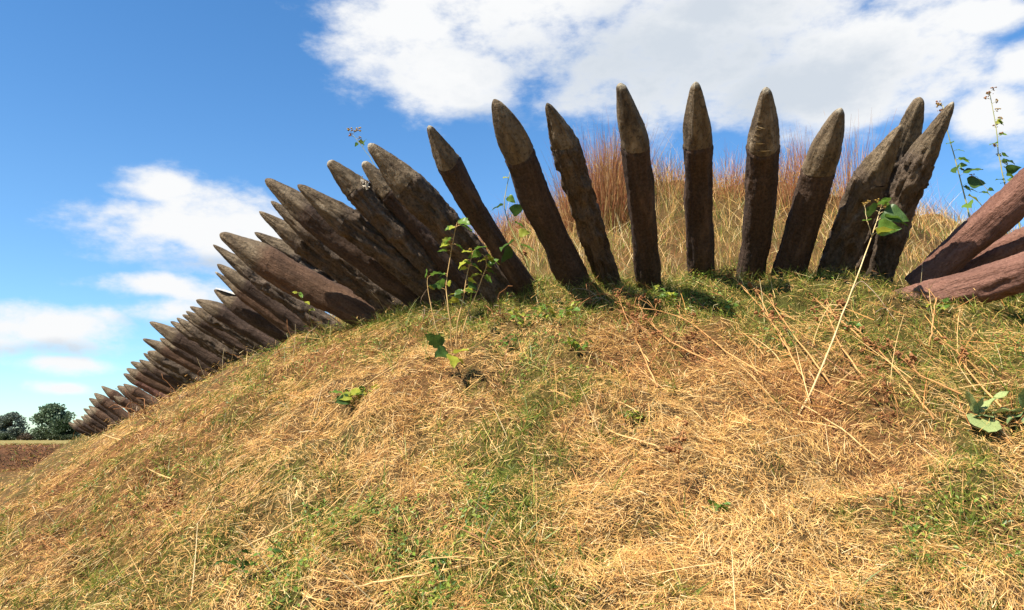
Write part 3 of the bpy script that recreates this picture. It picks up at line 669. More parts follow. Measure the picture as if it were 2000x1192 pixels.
cb = np.repeat(pick(PAL[[0, 1, 0, 2, 1, 3]], m_), per, axis=0) * rng.uniform(.7, 1.08, (n, 1))
A4 = strips(np.stack([x, y, H(x, y)], 1) + nrm * rng.uniform(.01, .05, n)[:, None], D, Bend, L, Wd, norm(np.cross(D, nrm) + .4 * nrm * rng.normal(0, 1, (n, 1))), 2, cb, .3)
A2 = (np.r_[A2[0], A4[0]], np.r_[A2[1], A4[1] + len(A2[0])], np.r_[A2[2], A4[2]])
o2 = len(A1[0])
tag(link('coarse_grass', mesh_np('coarse_grass', np.r_[A1[0], A2[0]], np.r_[A1[1], A2[1] + o2], M_BLADE, np.r_[A1[2], A2[2]])), 'coarse long green blades and thin dead stalks standing out of the turf', 'grass', kind='stuff')

# small round weed leaves (clover) near the log feet and in green patches
n0 = 110000; x, y, d = sample(n0, 1.8, 12, 45); w = bil(GW, x, y); g = greenness(x, y); cl = fbm(xy3(x, y, 1.0) * 2.6, 3, 91)
keep = (w > -.6) & (w < 5) & (rng.random(n0) < np.clip((g - .28) * 1.7, 0, 1) * sstep(0.02, .22, cl + .22 * np.exp(-(w / .6) ** 2))); x, y, d = x[keep], y[keep], d[keep]; n = len(x)
nrm = norm(gnormal(x, y) + rng.normal(0, .45, (n, 3))); a0 = rng.uniform(0, 6.28, n); u1 = tangent(nrm, a0); u2 = tangent(nrm, a0 + 1.57)
s = rng.uniform(.006, .014, n) * np.maximum(1, d / 6); c0 = np.stack([x, y, H(x, y) + rng.uniform(.015, .07, n)], 1)
V = np.stack([c0 - u1 * s[:, None], c0 + u2 * (.55 * s)[:, None] + nrm * (.25 * s)[:, None], c0 + u1 * s[:, None], c0 - u2 * (.55 * s)[:, None] + nrm * (.25 * s)[:, None]], 1).reshape(-1, 3)
F = np.arange(4 * n).reshape(-1, 4); CP = np.array([[.12, .20, .03], [.18, .27, .04], [.08, .14, .025], [.28, .32, .05]])
tag(link('clover_leaves', mesh_np('clover_leaves', V, F, M_BLADE, np.repeat(pick(CP, n), 4, axis=0))), 'low green weed leaves spreading at the feet of the stakes', 'ground cover', kind='stuff')

# longer grass hiding the feet of the logs
n0 = 190000; x, y, d = sample(n0, 3.8, 34, 44); w = bil(GW, x, y); keep = (w < .30) & (w > -.45) & (rng.random(n0) < np.exp(-((w - .04) / .28) ** 2)); x, y, d = x[keep], y[keep], d[keep]; n = len(x)
nrm = gnormal(x, y); ang = rng.uniform(0, 6.28, n); far = np.maximum(1, d / 6); tilt = np.abs(rng.normal(.5, .35, n)); D = norm(tangent(nrm, ang) * np.sin(tilt)[:, None] + np.array([0, 0, 1.0]) * np.cos(tilt)[:, None])
cl = np.clip(fbm(xy3(x, y, 1.0) * 3.0, 3, 121) * 1.6 + .5, .15, 1.2)
L = rng.uniform(.07, .27, n) * cl * far ** .3; Wd = rng.uniform(.002, .0042, n) * far ** .7; Bend = tangent(nrm, ang) * rng.uniform(.1, .7, n)[:, None] - np.array([0, 0, 1.0]) * rng.uniform(.05, .4, n)[:, None]
side = norm(np.cross(D, norm(rng.normal(0, 1, (n, 3))))); col = pick(GPAL, n); sel = rng.random(n) < np.clip(.42 + .5 * fbm(xy3(x, y, 1.0) * 1.5, 2, 127) + .25 * sstep(8, 14, d), 0, .95); col[sel] = pick(PAL, int(sel.sum())) * .9
v, f, c = strips(np.stack([x, y, H(x, y) - .005], 1), D, Bend, L, Wd, side, 3, col, .08)
tag(link('footing_grass', mesh_np('footing_grass', v, f, M_BLADE, c)), 'long green and dry grass tangled round the feet of the stakes', 'grass', kind='stuff')
# dead brush on the far bank of the ditch
n0 = 120000; x = rng.uniform(-36, -6, n0); y = rng.uniform(24, 58, n0); w = bil(GW, x, y); keep = (w > 5.9) & (w < 8.6); x, y = x[keep][:16000], y[keep][:16000]; n = len(x)
ang = rng.uniform(0, 6.28, n); nrm = gnormal(x, y); D = norm(tangent(nrm, ang) * .8 + np.array([0, 0, .7])); L = rng.uniform(.08, .32, n) * (1 + .8 * np.clip(fbm(xy3(x, y, 1.0) * .8, 3, 131), -.5, 1)); Wd = rng.uniform(.02, .045, n)
col = pick(RPAL, n) * .8; sel = rng.random(n) < .25; col[sel] = pick(GPAL, int(sel.sum()))
v, f, c = strips(np.stack([x, y, H(x, y)], 1), D, np.tile([0, 0, -.3], (n, 1)), L, Wd, norm(rng.normal(0, 1, (n, 3))), 2, col)
tag(link('bank_brush', mesh_np('bank_brush', v, f, M_BLADE, c)), 'low dead brown brush on the far bank of the ditch', 'brush', kind='stuff')

# taller half dry grass on the parapet behind the logs
n0 = 150000; x, y, d = sample(n0, 4.6, 42, 50); w = bil(GW, x, y); keep = (w < -.10) & (w > -4.6); x, y, d, w = x[keep], y[keep], d[keep], w[keep]; n = len(x)
nrm = gnormal(x, y); ang = rng.uniform(0, 6.28, n); far = np.maximum(1, d / 6); hh = sstep(.2, 2.6, -w); clump = .75 + 1.0 * np.clip(fbm(xy3(x, y, 1.0) * 1.7, 3, 101) + .15, 0, 1)
tilt = np.abs(rng.normal(.35, .28, n)); D = norm(tangent(nrm, ang) * np.sin(tilt)[:, None] + np.array([0, 0, 1.0]) * np.cos(tilt)[:, None])
tall = rng.random(n) < .08
L = rng.uniform(.08, .22, n) * (1 + .8 * hh) * clump + tall * rng.uniform(.15, .50, n) * hh; Wd = rng.uniform(.002, .0042, n) * far ** .7
Bend = tangent(nrm, ang) * rng.uniform(0, .45, n)[:, None] - np.array([0, 0, 1.0]) * rng.uniform(0, .3, n)[:, None]; side = norm(np.cross(D, norm(rng.normal(0, 1, (n, 3)))))
col = pick(PAL, n) * .95; gsel = rng.random(n) < .52 - .26 * hh + .25 * fbm(xy3(x, y, 1.0) * 1.2, 2, 107); col[gsel] = pick(GPAL, int(gsel.sum()), [.1, .25, .3, .3, .05])
rs = rng.random(n) < .12 + .14 * hh; col[rs] = pick(RPAL, int(rs.sum())); Wd = np.where(tall, Wd * .7, Wd)
v, f, c = strips(np.stack([x, y, H(x, y) - .005], 1), D, Bend, L, Wd, side, 2, col)
tag(link('parapet_grass', mesh_np('parapet_grass', v, f, M_BLADE, c)), 'tall half dry grass on the bank behind the stakes', 'grass', kind='stuff')

# ---------------------------------------------------------------- upright reddish grass clumps on the crest
def crest_point(px, v=2.3):
    """the spot on the crest behind the logs in the direction of a photo column"""
    r = ray(px, 400); r = r[:2] / np.linalg.norm(r[:2]); t = np.linspace(4, 40, 2000); q = t[:, None] * r
    ww = -bil(GW, q[:, 0], q[:, 1]); k = int(np.argmax(ww > v)); p = q[k]; return np.array([p[0], p[1], float(H(p[0], p[1]))])
BRO = np.array([[.32, .105, .042], [.42, .165, .065], [.20, .07, .03], [.55, .34, .14], [.36, .13, .05], [.46, .30, .11]])
def red_clump(px, v, hgt, wid, n, label, lean=0.0):
    c0 = crest_point(px, v); a_ = rng.uniform(0, 6.28, n); rr_ = wid * np.sqrt(rng.random(n)) * .5
    x = c0[0] + rr_ * np.cos(a_); y = c0[1] + rr_ * np.sin(a_)
    e = thing('broomsedge_clump', label, 'grass clump', (c0[0], c0[1], float(H(c0[0], c0[1]))), 'reddish grass clumps on the bank')
    P0 = np.stack([x, y, H(x, y) - .02], 1) - np.array(e.location)
    D = norm(np.stack([np.cos(a_) * rr_ / wid * .55 + lean + rng.normal(0, .09, n), np.sin(a_) * rr_ / wid * .4 + rng.normal(0, .09, n), np.ones(n)], 1))
    L = hgt * rng.uniform(.35, 1.05, n); Wd = rng.uniform(.0024, .0052, n); Bend = rng.normal(0, .11, (n, 3)); side = norm(np.cross(D, norm(rng.normal(0, 1, (n, 3)))))
    v1, f1, c1 = strips(P0, D, Bend, L, Wd, side, 3, pick(BRO, n), .25)
    tag(link('blades', mesh_np('blades', v1, f1, M_BLADE, c1 * .85), e), kind='stuff')
    # wispy side bracts
    m = n // 2; k = rng.integers(0, n, m); t = rng.uniform(.45, .95, m)[:, None]; q0 = P0[k] + D[k] * L[k][:, None] * t + Bend[k] * L[k][:, None] * t * t
    D2 = norm(D[k] + rng.normal(0, .35, (m, 3))); v2, f2, c2 = strips(q0, D2, np.zeros((m, 3)), rng.uniform(.03, .09, m), rng.uniform(.002, .004, m), norm(np.cross(D2, norm(rng.normal(0, 1, (m, 3))))), 1, pick(BRO, m) * 1.2, .3)
    tag(link('bracts', mesh_np('bracts', v2, f2, M_BLADE, c2), e), kind='stuff')
for (px, v, hgt, wid, n, lab, ln) in [
    (1165, 1.75, .72, .55, 900, 'dense tall reddish grass clump behind the slim ridged stake', -.02), (1205, 1.9, .70, .40, 500, 'reddish grass clump just left of the upright bent-tip stake', .03),
    (1110, 2.0, .45, .40, 320, 'lower reddish grass clump right of the bullet-tipped stake', -.05),
    (905, 1.9, .42, .50, 320, 'thin reddish grass clump left of the pencil-pointed stake', -.12), (970, 1.8, .40, .45, 300, 'faint reddish grass between pencil-pointed and bullet-tipped stakes', -.08),
    (1010, 2.2, .35, .40, 200, 'short reddish grass clump beside the bullet-tipped stake', -.05),
    (1555, 1.9, .60, .30, 230, 'upright reddish grass clump right of the stake with peeling tip', .02), (1590, 2.2, .55, .30, 160, 'wispy reddish grass behind the plump tan tip', -.02),
    (1675, 1.7, .78, .30, 260, 'slanting reddish grass clump between plump-tipped and wide cracked stakes', .22),
    (1310, 2.3, .35, .45, 200, 'short tan grass clump between the two middle upright stakes', 0), (1430, 2.3, .40, .45, 190, 'sparse tan grass right of the faceted grey-tipped stake', .04)]:
    red_clump(px, v, hgt * 1.18, wid * 1.1, int(n * 1.7), lab, ln)

# ---------------------------------------------------------------- leafy weeds
def leaf_mesh(name, mat, shape):
    outl = {'heart': [(0, 0), (.30, -.04), (.46, .16), (.42, .42), (.24, .74), (0, 1.08)],
            'lobed': [(0, 0), (.20, -.02), (.42, .20), (.30, .34), (.46, .52), (.24, .62), (.22, .82), (0, 1.1)],
            'long': [(0, 0), (.10, .10), (.20, .35), (.22, .6), (.14, .85), (0, 1.05)],
            'broad': [(0, 0), (.16, .05), (.36, .25), (.45, .5), (.40, .78), (.2, .98), (0, 1.02)]}[shape]
    ys = np.array([q_[1] for q_ in outl]); xs = np.array([q_[0] for q_ in outl]); n = 13; v = []; f = []
    tt = np.linspace(0, len(outl) - 1, n); wy = np.interp(tt, np.arange(len(outl)), ys); wx = np.interp(tt, np.arange(len(outl)), xs)
    wx[1:-1] = .2 * wx[:-2] + .6 * wx[1:-1] + .2 * wx[2:] if shape != 'lobed' else wx[1:-1]
    for k in range(n):
        y_ = float(wy[k]); my = float(np.clip(y_, 0, 2))
        for c_ in (-1, -.55, 0, .55, 1):
            x_ = c_ * float(wx[k]); edge = .05 * math.sin(11 * y_ + 2 * c_) * abs(c_)
            v.append((x_, my, -.24 * my * my + .30 * abs(x_) - .35 * x_ * x_ + edge - (.012 if c_ == 0 else 0)))
    for k in range(n - 1):
        for j in range(4): f.append((5 * k + j, 5 * k + j + 1, 5 * k + j + 6, 5 * k + j + 5))
    m = MB(); m.add(v, f); return m.mesh(name, mat)
LEAVES = {(s, m.name): leaf_mesh('leaf', m, s) for s in ('heart', 'lobed', 'long', 'broad') for m in (M_LEAF, M_LEAFY, M_LEAFD, M_MULL, M_MULLD)}
def bud_mesh(name, mat, seed, n=9, spread=1.0):
    m = MB(); q = random.Random(seed)
    for k in range(n):
        c = Vector((q.gauss(0, .5), q.gauss(0, .5), q.gauss(0, .4))) * spread; s = q.uniform(.22, .45)
        ring = [c + Vector((math.cos(a) * s, math.sin(a) * s, q.uniform(-.1, .1))) for a in [0, 1.05, 2.1, 3.15, 4.2, 5.25]]
        m.add([c + Vector((0, 0, s))] + ring + [c - Vector((0, 0, s * .8))], [(0, 1 + i, 1 + (i + 1) % 6) for i in range(6)] + [(7, 1 + (i + 1) % 6, 1 + i) for i in range(6)])
    return m.mesh(name, mat, False)
BUDS = [bud_mesh('flower_head', M_BUD, s) for s in range(3)]; SEEDS = [bud_mesh('seed_head', M_SEED, s + 9, 12) for s in range(3)]
def smooth_path(pts, n=14, wob=0.0):
    pts = [Vector(p) for p in pts]
    if len(pts) == 2: pts = [pts[0], pts[0].lerp(pts[1], .5), pts[1]]
    out = []
    for k in range(n + 1):
        s = k / n * (len(pts) - 1); i = min(int(s), len(pts) - 2); t = s - i
        p0, p1, p2, p3 = pts[max(i - 1, 0)], pts[i], pts[i + 1], pts[min(i + 2, len(pts) - 1)]
        out.append(.5 * ((2 * p1) + (p2 - p0) * t + (2 * p0 - 5 * p1 + 4 * p2 - p3) * t * t + (3 * p1 - p0 - 3 * p2 + p3) * t ** 3) + Vector((R.gauss(0, wob), R.gauss(0, wob), R.gauss(0, wob))))
    return out
def lmat(p, direction, size, roll):
    y = Vector(direction).normalized(); z = Vector((0, 0, 1)); z = (z - y * z.dot(y)); z = z.normalized() if z.length > 1e-4 else y.orthogonal().normalized()
    x = y.cross(z); m = Matrix((x, y, z)).transposed().to_4x4()
    return Matrix.Translation(p) @ m @ Matrix.Rotation(roll, 4, 'Y') @ Matrix.Diagonal((size, size, size, 1))
def weed(label, stems, cat='weed', name='leafy_weed', group=None, seed=1):
    """stems: dicts with pts, r, mat, leaves [(t, size, px-side, shape, mat)], buds [(t or end, size)]"""
    q = random.Random(seed); b = Vector(stems[0]['pts'][0]); e = thing(name, label, cat, b, group)
    for s in stems:
        p0 = np.array(s['pts'][0], float); gz = float(H(p0[0], p0[1]))
        if s is stems[0] and p0[2] > gz + .03: s['pts'] = [np.array([p0[0], p0[1], gz - .02])] + list(s['pts'])
        path = [p - b for p in smooth_path(s['pts'], s.get('n', 14), s.get('wob', .002))]; r0 = s.get('r', .006)
        m = MB(); m.tube(path, [r0 * (1 - .65 * k / (len(path) - 1)) for k in range(len(path))], 6)
        def pt(t):
            u = t * (len(path) - 1); i = min(int(u), len(path) - 2); return path[i].lerp(path[i + 1], u - i)
        extra = []
        for (t, size, side, shape, mat) in s.get('leaves', []):
            p = pt(t); d = Vector((side + q.gauss(0, .25), q.uniform(-1.0, .2), q.uniform(-.25, .45))).normalized()
            pe = p + d * size * q.uniform(.25, .5) + Vector((0, 0, size * .15)); m.tube([p, (p + pe) / 2 + Vector((0, 0, .006)), pe], [.002, .0018, .0014], 4)
            extra.append(('leaf', LEAVES[(shape, mat.name)], lmat(pe, d + Vector((0, 0, q.uniform(-.6, .1))), size * 1.12, q.gauss(0, .7))))
        for (t, size, mesh) in s.get('buds', []):
            p = pt(t); d = Vector((q.gauss(0, 1), q.gauss(0, .6), abs(q.gauss(.6, .5)))).normalized(); pe = p + d * size * 2.2
            m.tube([p, pe], [.0018, .0012], 4); extra.append((mesh.name.split('.')[0], mesh, Matrix.Translation(pe) @ Matrix.Rotation(q.uniform(0, 6), 4, 'Z') @ Matrix.Diagonal((size, size, size, 1))))
        link('stem', m.mesh('stem', s.get('mat', M_STEM)), e)
        for (nm, me, mx) in extra: link(nm, me, e, mx)
    return e
def rl(q, n, t0, t1, size, shapes, mats):
    return [(q.uniform(t0, t1), size * q.uniform(.65, 1.25), q.choice((-1, 1)) * q.uniform(.4, 1), q.choice(shapes), q.choice(mats)) for _ in range(n)]
q = random.Random(77)
G_, Y_, D_ = M_LEAF, M_LEAFY, M_LEAFD
# the yellowing weed in front of the left half of the fan
b0 = ground(885, 712); Yw = float(b0[1]) - .12
def wp(lst, Y): return [at(x_, y_, Y) for (x_, y_) in lst]
weed('yellowing leafy weed with several thin stems in front of the thick ridged stake', [
    dict(pts=[b0] + wp([(878, 620), (872, 560), (885, 470), (893, 435)], Yw), r=.0045, mat=M_DRY, leaves=[(.98, .07, .6, 'lobed', G_), (.9, .075, .9, 'lobed', G_), (.9, .05, -.5, 'lobed', G_), (.72, .07, .9, 'lobed', G_), (.68, .05, -.8, 'lobed', G_), (.5, .04, .7, 'lobed', Y_)] + rl(q, 9, .45, 1, .055, ('lobed', 'heart'), (G_, G_, Y_, D_)), buds=[(.7, .016, SEEDS[0]), (.97, .012, BUDS[0])]),
    dict(pts=[b0 + [.03, 0, 0]] + wp([(892, 640), (905, 580), (915, 520), (925, 490)], Yw), r=.0045, mat=M_DRY, leaves=[(.95, .07, .6, 'lobed', G_), (.9, .065, -.6, 'lobed', Y_), (.82, .07, -.8, 'lobed', Y_), (.75, .06, .8, 'lobed', Y_), (.62, .05, .9, 'lobed', Y_), (.5, .04, -.6, 'lobed', G_)] + rl(q, 10, .45, 1, .055, ('lobed', 'heart'), (G_, Y_, Y_, D_)), buds=[(.98, .012, BUDS[1])]),
    dict(pts=[b0 + [-.05, 0, 0]] + wp([(852, 640), (838, 580), (835, 540)], Yw), r=.004, mat=M_DRY, leaves=[(.98, .06, -.3, 'lobed', G_), (.95, .055, .6, 'lobed', G_), (.8, .035, .5, 'lobed', Y_)]),
    dict(pts=[b0 + [.05, 0, 0]] + wp([(905, 640), (935, 560), (950, 520), (945, 500)], Yw + .05), r=.004, mat=M_DRY, leaves=[(.97, .07, -.4, 'lobed', G_), (.85, .06, .8, 'lobed', Y_), (.7, .06, .6, 'lobed', G_), (.6, .05, .7, 'lobed', G_)] + rl(q, 8, .45, 1, .05, ('lobed', 'heart'), (G_, Y_, D_)), buds=[(.95, .015, SEEDS[1])]),
    dict(pts=[b0 + [.0, 0, 0]] + wp([(880, 700), (872, 690)], Yw - .35), r=.005, mat=M_PALESTEM, leaves=[(.9, .10, -.7, 'lobed', D_), (.95, .09, -.3, 'lobed', D_), (.6, .085, .3, 'lobed', Y_), (.5, .10, .25, 'lobed', Y_), (.4, .06, .7, 'lobed', Y_)])], seed=3)
# between the pencil-pointed and bullet-tipped stakes
b1 = ground(1062, 545)
weed('leafy weed climbing between the pencil-pointed and the bullet-tipped stake', [
    dict(pts=[at(1030, 520, 5.7), at(1000, 450, 5.75), at(985, 400, 5.75), at(998, 325, 5.75)], r=.006, mat=M_STEM, leaves=[(.62, .10, .9, 'heart', D_), (.55, .085, .8, 'heart', G_), (.72, .08, -.6, 'heart', D_), (.8, .06, .5, 'heart', G_), (.9, .05, -.5, 'heart', Y_), (.97, .04, .3, 'heart', G_), (.45, .07, .7, 'heart', Y_)]),
    dict(pts=[at(1030, 520, 5.7), at(1015, 490, 5.1), at(1000, 480, 4.95)], r=.004, mat=M_STEM, leaves=[(.9, .11, -.5, 'heart', D_), (.7, .09, .6, 'heart', G_), (.5, .10, -.8, 'heart', D_)], buds=[(.2, .025, SEEDS[2])])], seed=5)
# the tall pale stem leaning right, leaves at the top
g2 = ground(1560, 812)
tY = 3.55
weed('tall pale bare stem leaning right across the slope with green leaves on top', [
    dict(pts=[g2, at(1600, 730, g2[1] + .12), at(1655, 590, g2[1] + .32), at(1700, 470, g2[1] + .5), at(1722, 400, g2[1] + .6)], r=.006, n=22, wob=.0012, mat=M_PALESTEM,
         leaves=[(.80, .10, .95, 'heart', G_), (.86, .11, .9, 'heart', G_), (.90, .12, .95, 'heart', D_), (.92, .09, -.9, 'heart', D_), (.96, .07, -.4, 'heart', G_), (.97, .06, .5, 'heart', G_), (.77, .08, .8, 'heart', Y_), (.99, .05, .2, 'heart', G_)],
         buds=[(.99, .014, BUDS[0]), (.97, .014, BUDS[1]), (1, .014, BUDS[2]), (.95, .012, BUDS[0])]),
    dict(pts=[at(1703, 462, g2[1] + .51), at(1695, 435, g2[1] + .5), at(1688, 402, g2[1] + .5)], r=.003, mat=M_PALESTEM, leaves=[(.5, .05, -.7, 'heart', G_)], buds=[(1, .014, BUDS[1]), (.95, .012, BUDS[2]), (.9, .012, BUDS[0])])], seed=8)
# tall weeds on the bank at the right against the sky
c1 = crest_point(1905, 1.6); c2 = crest_point(1985, 1.4); Y1, Y2 = c1[1], c2[1]
weed('tall weed with broad leaves against the sky right of the rightmost dark stake', [
    dict(pts=[at(1895, 430, Y1), at(1880, 370, Y1), at(1868, 320, Y1), at(1850, 255, Y1), at(1842, 205, Y1)], r=.009, mat=M_STEM,
         leaves=[(.35, .13, .8, 'heart', Y_), (.42, .15, .9, 'heart', D_), (.5, .14, .9, 'heart', D_), (.55, .12, -.9, 'heart', D_), (.3, .13, -.7, 'heart', G_), (.62, .09, .6, 'heart', G_), (.2, .08, .8, 'heart', D_), (.15, .09, -.7, 'heart', D_)] + rl(q, 9, .1, .75, .075, ('heart',), (G_, D_, Y_)),
         buds=[(1, .028, SEEDS[0]), (.97, .028, BUDS[1]), (.94, .025, SEEDS[1]), (.99, .025, BUDS[2])])], seed=12)
weed('tall weed with brown seed heads near the right edge against the sky', [
    dict(pts=[at(1990, 430, Y2), at(1965, 370, Y2), at(1952, 310, Y2), at(1945, 250, Y2), at(1932, 180, Y2)], r=.009, mat=M_STEM,
         leaves=[(.4, .10, .8, 'heart', Y_), (.5, .11, .9, 'heart', D_), (.58, .11, .9, 'heart', D_), (.45, .08, -.8, 'heart', D_), (.3, .12, .5, 'heart', D_), (.68, .08, -.9, 'heart', G_), (.62, .07, .7, 'heart', G_), (.75, .06, .6, 'heart', G_)] + rl(q, 9, .2, .85, .065, ('heart',), (G_, D_, Y_)),
         buds=[(t_, .024, (SEEDS + BUDS)[k % 6]) for k, t_ in enumerate((1, .98, .95, .92, .88, .84, .80, .74, .68, .6, .97))])], seed=14)
c3 = crest_point(1935, 1.5)
weed('small side weed with dark leaves between the two tall weeds at right', [
    dict(pts=[at(1950, 420, c3[1]), at(1930, 375, c3[1]), at(1908, 345, c3[1])], r=.005, mat=M_STEM, leaves=[(.5, .08, .8, 'heart', G_), (.6, .07, -.8, 'heart', D_), (.4, .07, .9, 'heart', D_), (.7, .05, .7, 'heart', G_)], buds=[(1, .02, SEEDS[0]), (.95, .018, SEEDS[1])])], seed=15)
# sprig poking up by the left stakes
weed('small yellow-brown flower sprig poking above the plain dark blunt stake', [
    dict(pts=[at(760, 390, 6.6), at(735, 330, 6.6), at(712, 292, 6.6), at(688, 262, 6.6)], r=.004, mat=M_STEM, leaves=[(.88, .05, .6, 'heart', Y_), (.82, .045, .9, 'heart', G_), (.78, .05, .3, 'heart', G_), (.85, .035, -.6, 'heart', G_)],
         buds=[(1, .03, BUDS[0]), (.97, .026, BUDS[1]), (.93, .02, SEEDS[2]), (.9, .016, BUDS[2])])], seed=17)
# low leafy plants on the slope and among the logs
for (px, py, nst, hgt, n_lf, sz, mats, lab) in [(690, 800, 5, .10, 5, .060, (G_, D_, Y_), 'low leafy green plant lying in the straw below the thick brown stake'),
        (1085, 640, 7, .14, 7, .030, (G_, Y_), 'bushy bright green weed at the foot of the bullet-tipped stake'), (1020, 650, 6, .12, 7, .028, (G_, Y_), 'bright green weed patch left of the bullet-tipped stake foot'),
        (1130, 690, 5, .08, 6, .026, (G_, Y_), 'small green weed on the slope below the slim ridged stake'),
        (1310, 600, 6, .12, 7, .026, (G_, Y_), 'green weed at the foot of the upright stake with bent tip'), (1420, 620, 5, .09, 6, .026, (G_, Y_), 'green weed below the faceted grey-tipped stake'),
        (1830, 620, 5, .09, 6, .026, (G_, Y_), 'green weed in the shade under the lowest reddish log'), (1000, 690, 5, .08, 6, .024, (G_, D_), 'small green weed in straw right of the yellowing weed'),
        (1690, 660, 5, .09, 6, .024, (G_, D_), 'green weed below the wide cracked stake'), (610, 655, 4, .12, 5, .030, (G_, Y_), 'small green weed at the foot of the thick brown stake'),
        (1240, 830, 4, .06, 6, .022, (G_, Y_), 'tiny green weed alone in the straw below the bent-tip stake'), (1400, 1010, 4, .05, 5, .03, (G_,), 'fern-like green weed low on the slope right of the middle'),
        (480, 1130, 4, .10, 6, .028, (G_, D_), 'green weed near the bottom left of the slope'), (870, 1130, 5, .08, 7, .022, (G_, D_), 'green weed at the bottom middle of the slope')]:
    g_ = ground(px, py); st = []
    for k in range(nst):
        a_ = q.uniform(0, 6.28); tip = g_ + np.array([math.cos(a_) * hgt * .9, math.sin(a_) * hgt * .7, hgt * q.uniform(.5, 1.1)]); tip[2] = max(tip[2], float(H(tip[0], tip[1])) + .03)
        st.append(dict(pts=[g_ - [0, 0, .01], (g_ + tip) / 2 + [0, 0, hgt * .2], tip], r=.0025, n=5, mat=M_STEM, leaves=rl(q, n_lf, .3, 1, sz, ('lobed', 'heart', 'long'), mats)))
    weed(lab, st, name='low_weed', group='low green weeds on the slope', seed=int(px))
weed('small vine with a few bright leaves beside the thick brown stake', [dict(pts=[at(610, 640, 6.9), at(600, 600, 6.75), at(580, 572, 6.75)], r=.003, mat=M_STEM, leaves=[(.95, .035, -.5, 'lobed', Y_), (.9, .04, .6, 'lobed', G_), (.75, .045, .7, 'lobed', Y_), (.6, .04, .9, 'lobed', Y_), (.97, .03, .2, 'lobed', G_)])], name='vine_sprig', seed=19)

# grey-green rosettes of broad woolly leaves at the right
def rosette(px, py, specs, label, seed):
    g_ = ground(px, py); e = thing('mullein_rosette', label, 'plant', g_, 'woolly leaf rosettes'); qq = random.Random(seed)
    for (dx, dz, dy, size, wid, shape, mat) in specs:
        d = Vector((dx, dy, dz)).normalized(); m = lmat(Vector((0, 0, .02)), d, size * .82, qq.gauss(0, .3)) @ Matrix.Diagonal((wid, 1, 1, 1))
        link('leaf', LEAVES[(shape, mat.name)], e, m)
rosette(1908, 822, [(-.30, 1.0, -.2, .15, .8, 'long', M_MULL), (.05, .9, -.3, .11, .8, 'broad', M_MULLD), (-.15, -.28, -.9, .17, 1.25, 'broad', M_MULL), (.75, .85, -.1, .22, .7, 'long', M_MULL), (.4, .1, -.8, .09, .9, 'broad', M_MULLD), (-.6, .1, -.6, .08, .9, 'broad', M_MULLD)],
        'woolly grey-green rosette with one broad drooping leaf near the right edge', 3)
rosette(2005, 818, [(-1, .25, -.3, .22, .75, 'long', M_MULL), (-.9, -.05, -.5, .20, .8, 'long', M_MULLD), (-.5, -.2, -.8, .16, .9, 'long', M_MULLD), (-.2, .7, -.4, .2, .8, 'long', M_MULLD), (.6, .4, -.4, .22, .8, 'long', M_MULL), (-.8, -.35, -.5, .15, .8, 'long', M_MULL), (.8, 0, -.6, .2, .8, 'long', M_MULLD)],
        'woolly grey-green leaf rosette cut off by the right edge', 4)

# fallen dry stalks with seed heads on the slope
def stalk(pts, label, heads=3, r=.0055, mat=M_ORANGE, name='dry_stalk', lifts=None, seed=1, group='fallen dry stalks on the slope', twigs=4):
    qq = random.Random(seed); P_ = []
    for k, (px, py) in enumerate(pts):
        P_.append(ground(px, py, (lifts[k] if lifts else .06)))
    b = Vector(P_[0]); e = thing(name, label, 'dry stalk', b, group); path = [p - b for p in smooth_path(P_, 12, .002)]
    m = MB(); m.tube(path, [r * (1 - .5 * k / 12) for k in range(13)], 6); link('stem', m.mesh('stem', mat), e)
    for k in range(twigs):
        i = qq.randint(7, 12); p = path[i]; d = (path[-1] - path[0]).normalized() + Vector((qq.gauss(0, .6), qq.gauss(0, .5), qq.uniform(0, .6))); d.normalize()
        ln = qq.uniform(.05, .13); t_ = MB(); tip = p + d * ln; t_.tube([p, p + d * ln * .5 + Vector((0, 0, .01)), tip], [.0025, .002, .0014], 5); w_ = link('twig', t_.mesh('twig', mat), e)
        if k < heads * 2:
            s_ = qq.uniform(.014, .028); link('seed_head', SEEDS[k % 3], w_, Matrix.Translation(tip) @ Matrix.Rotation(qq.uniform(0, 6), 4, 'Z') @ Matrix.Diagonal((s_, s_, s_, 1)))
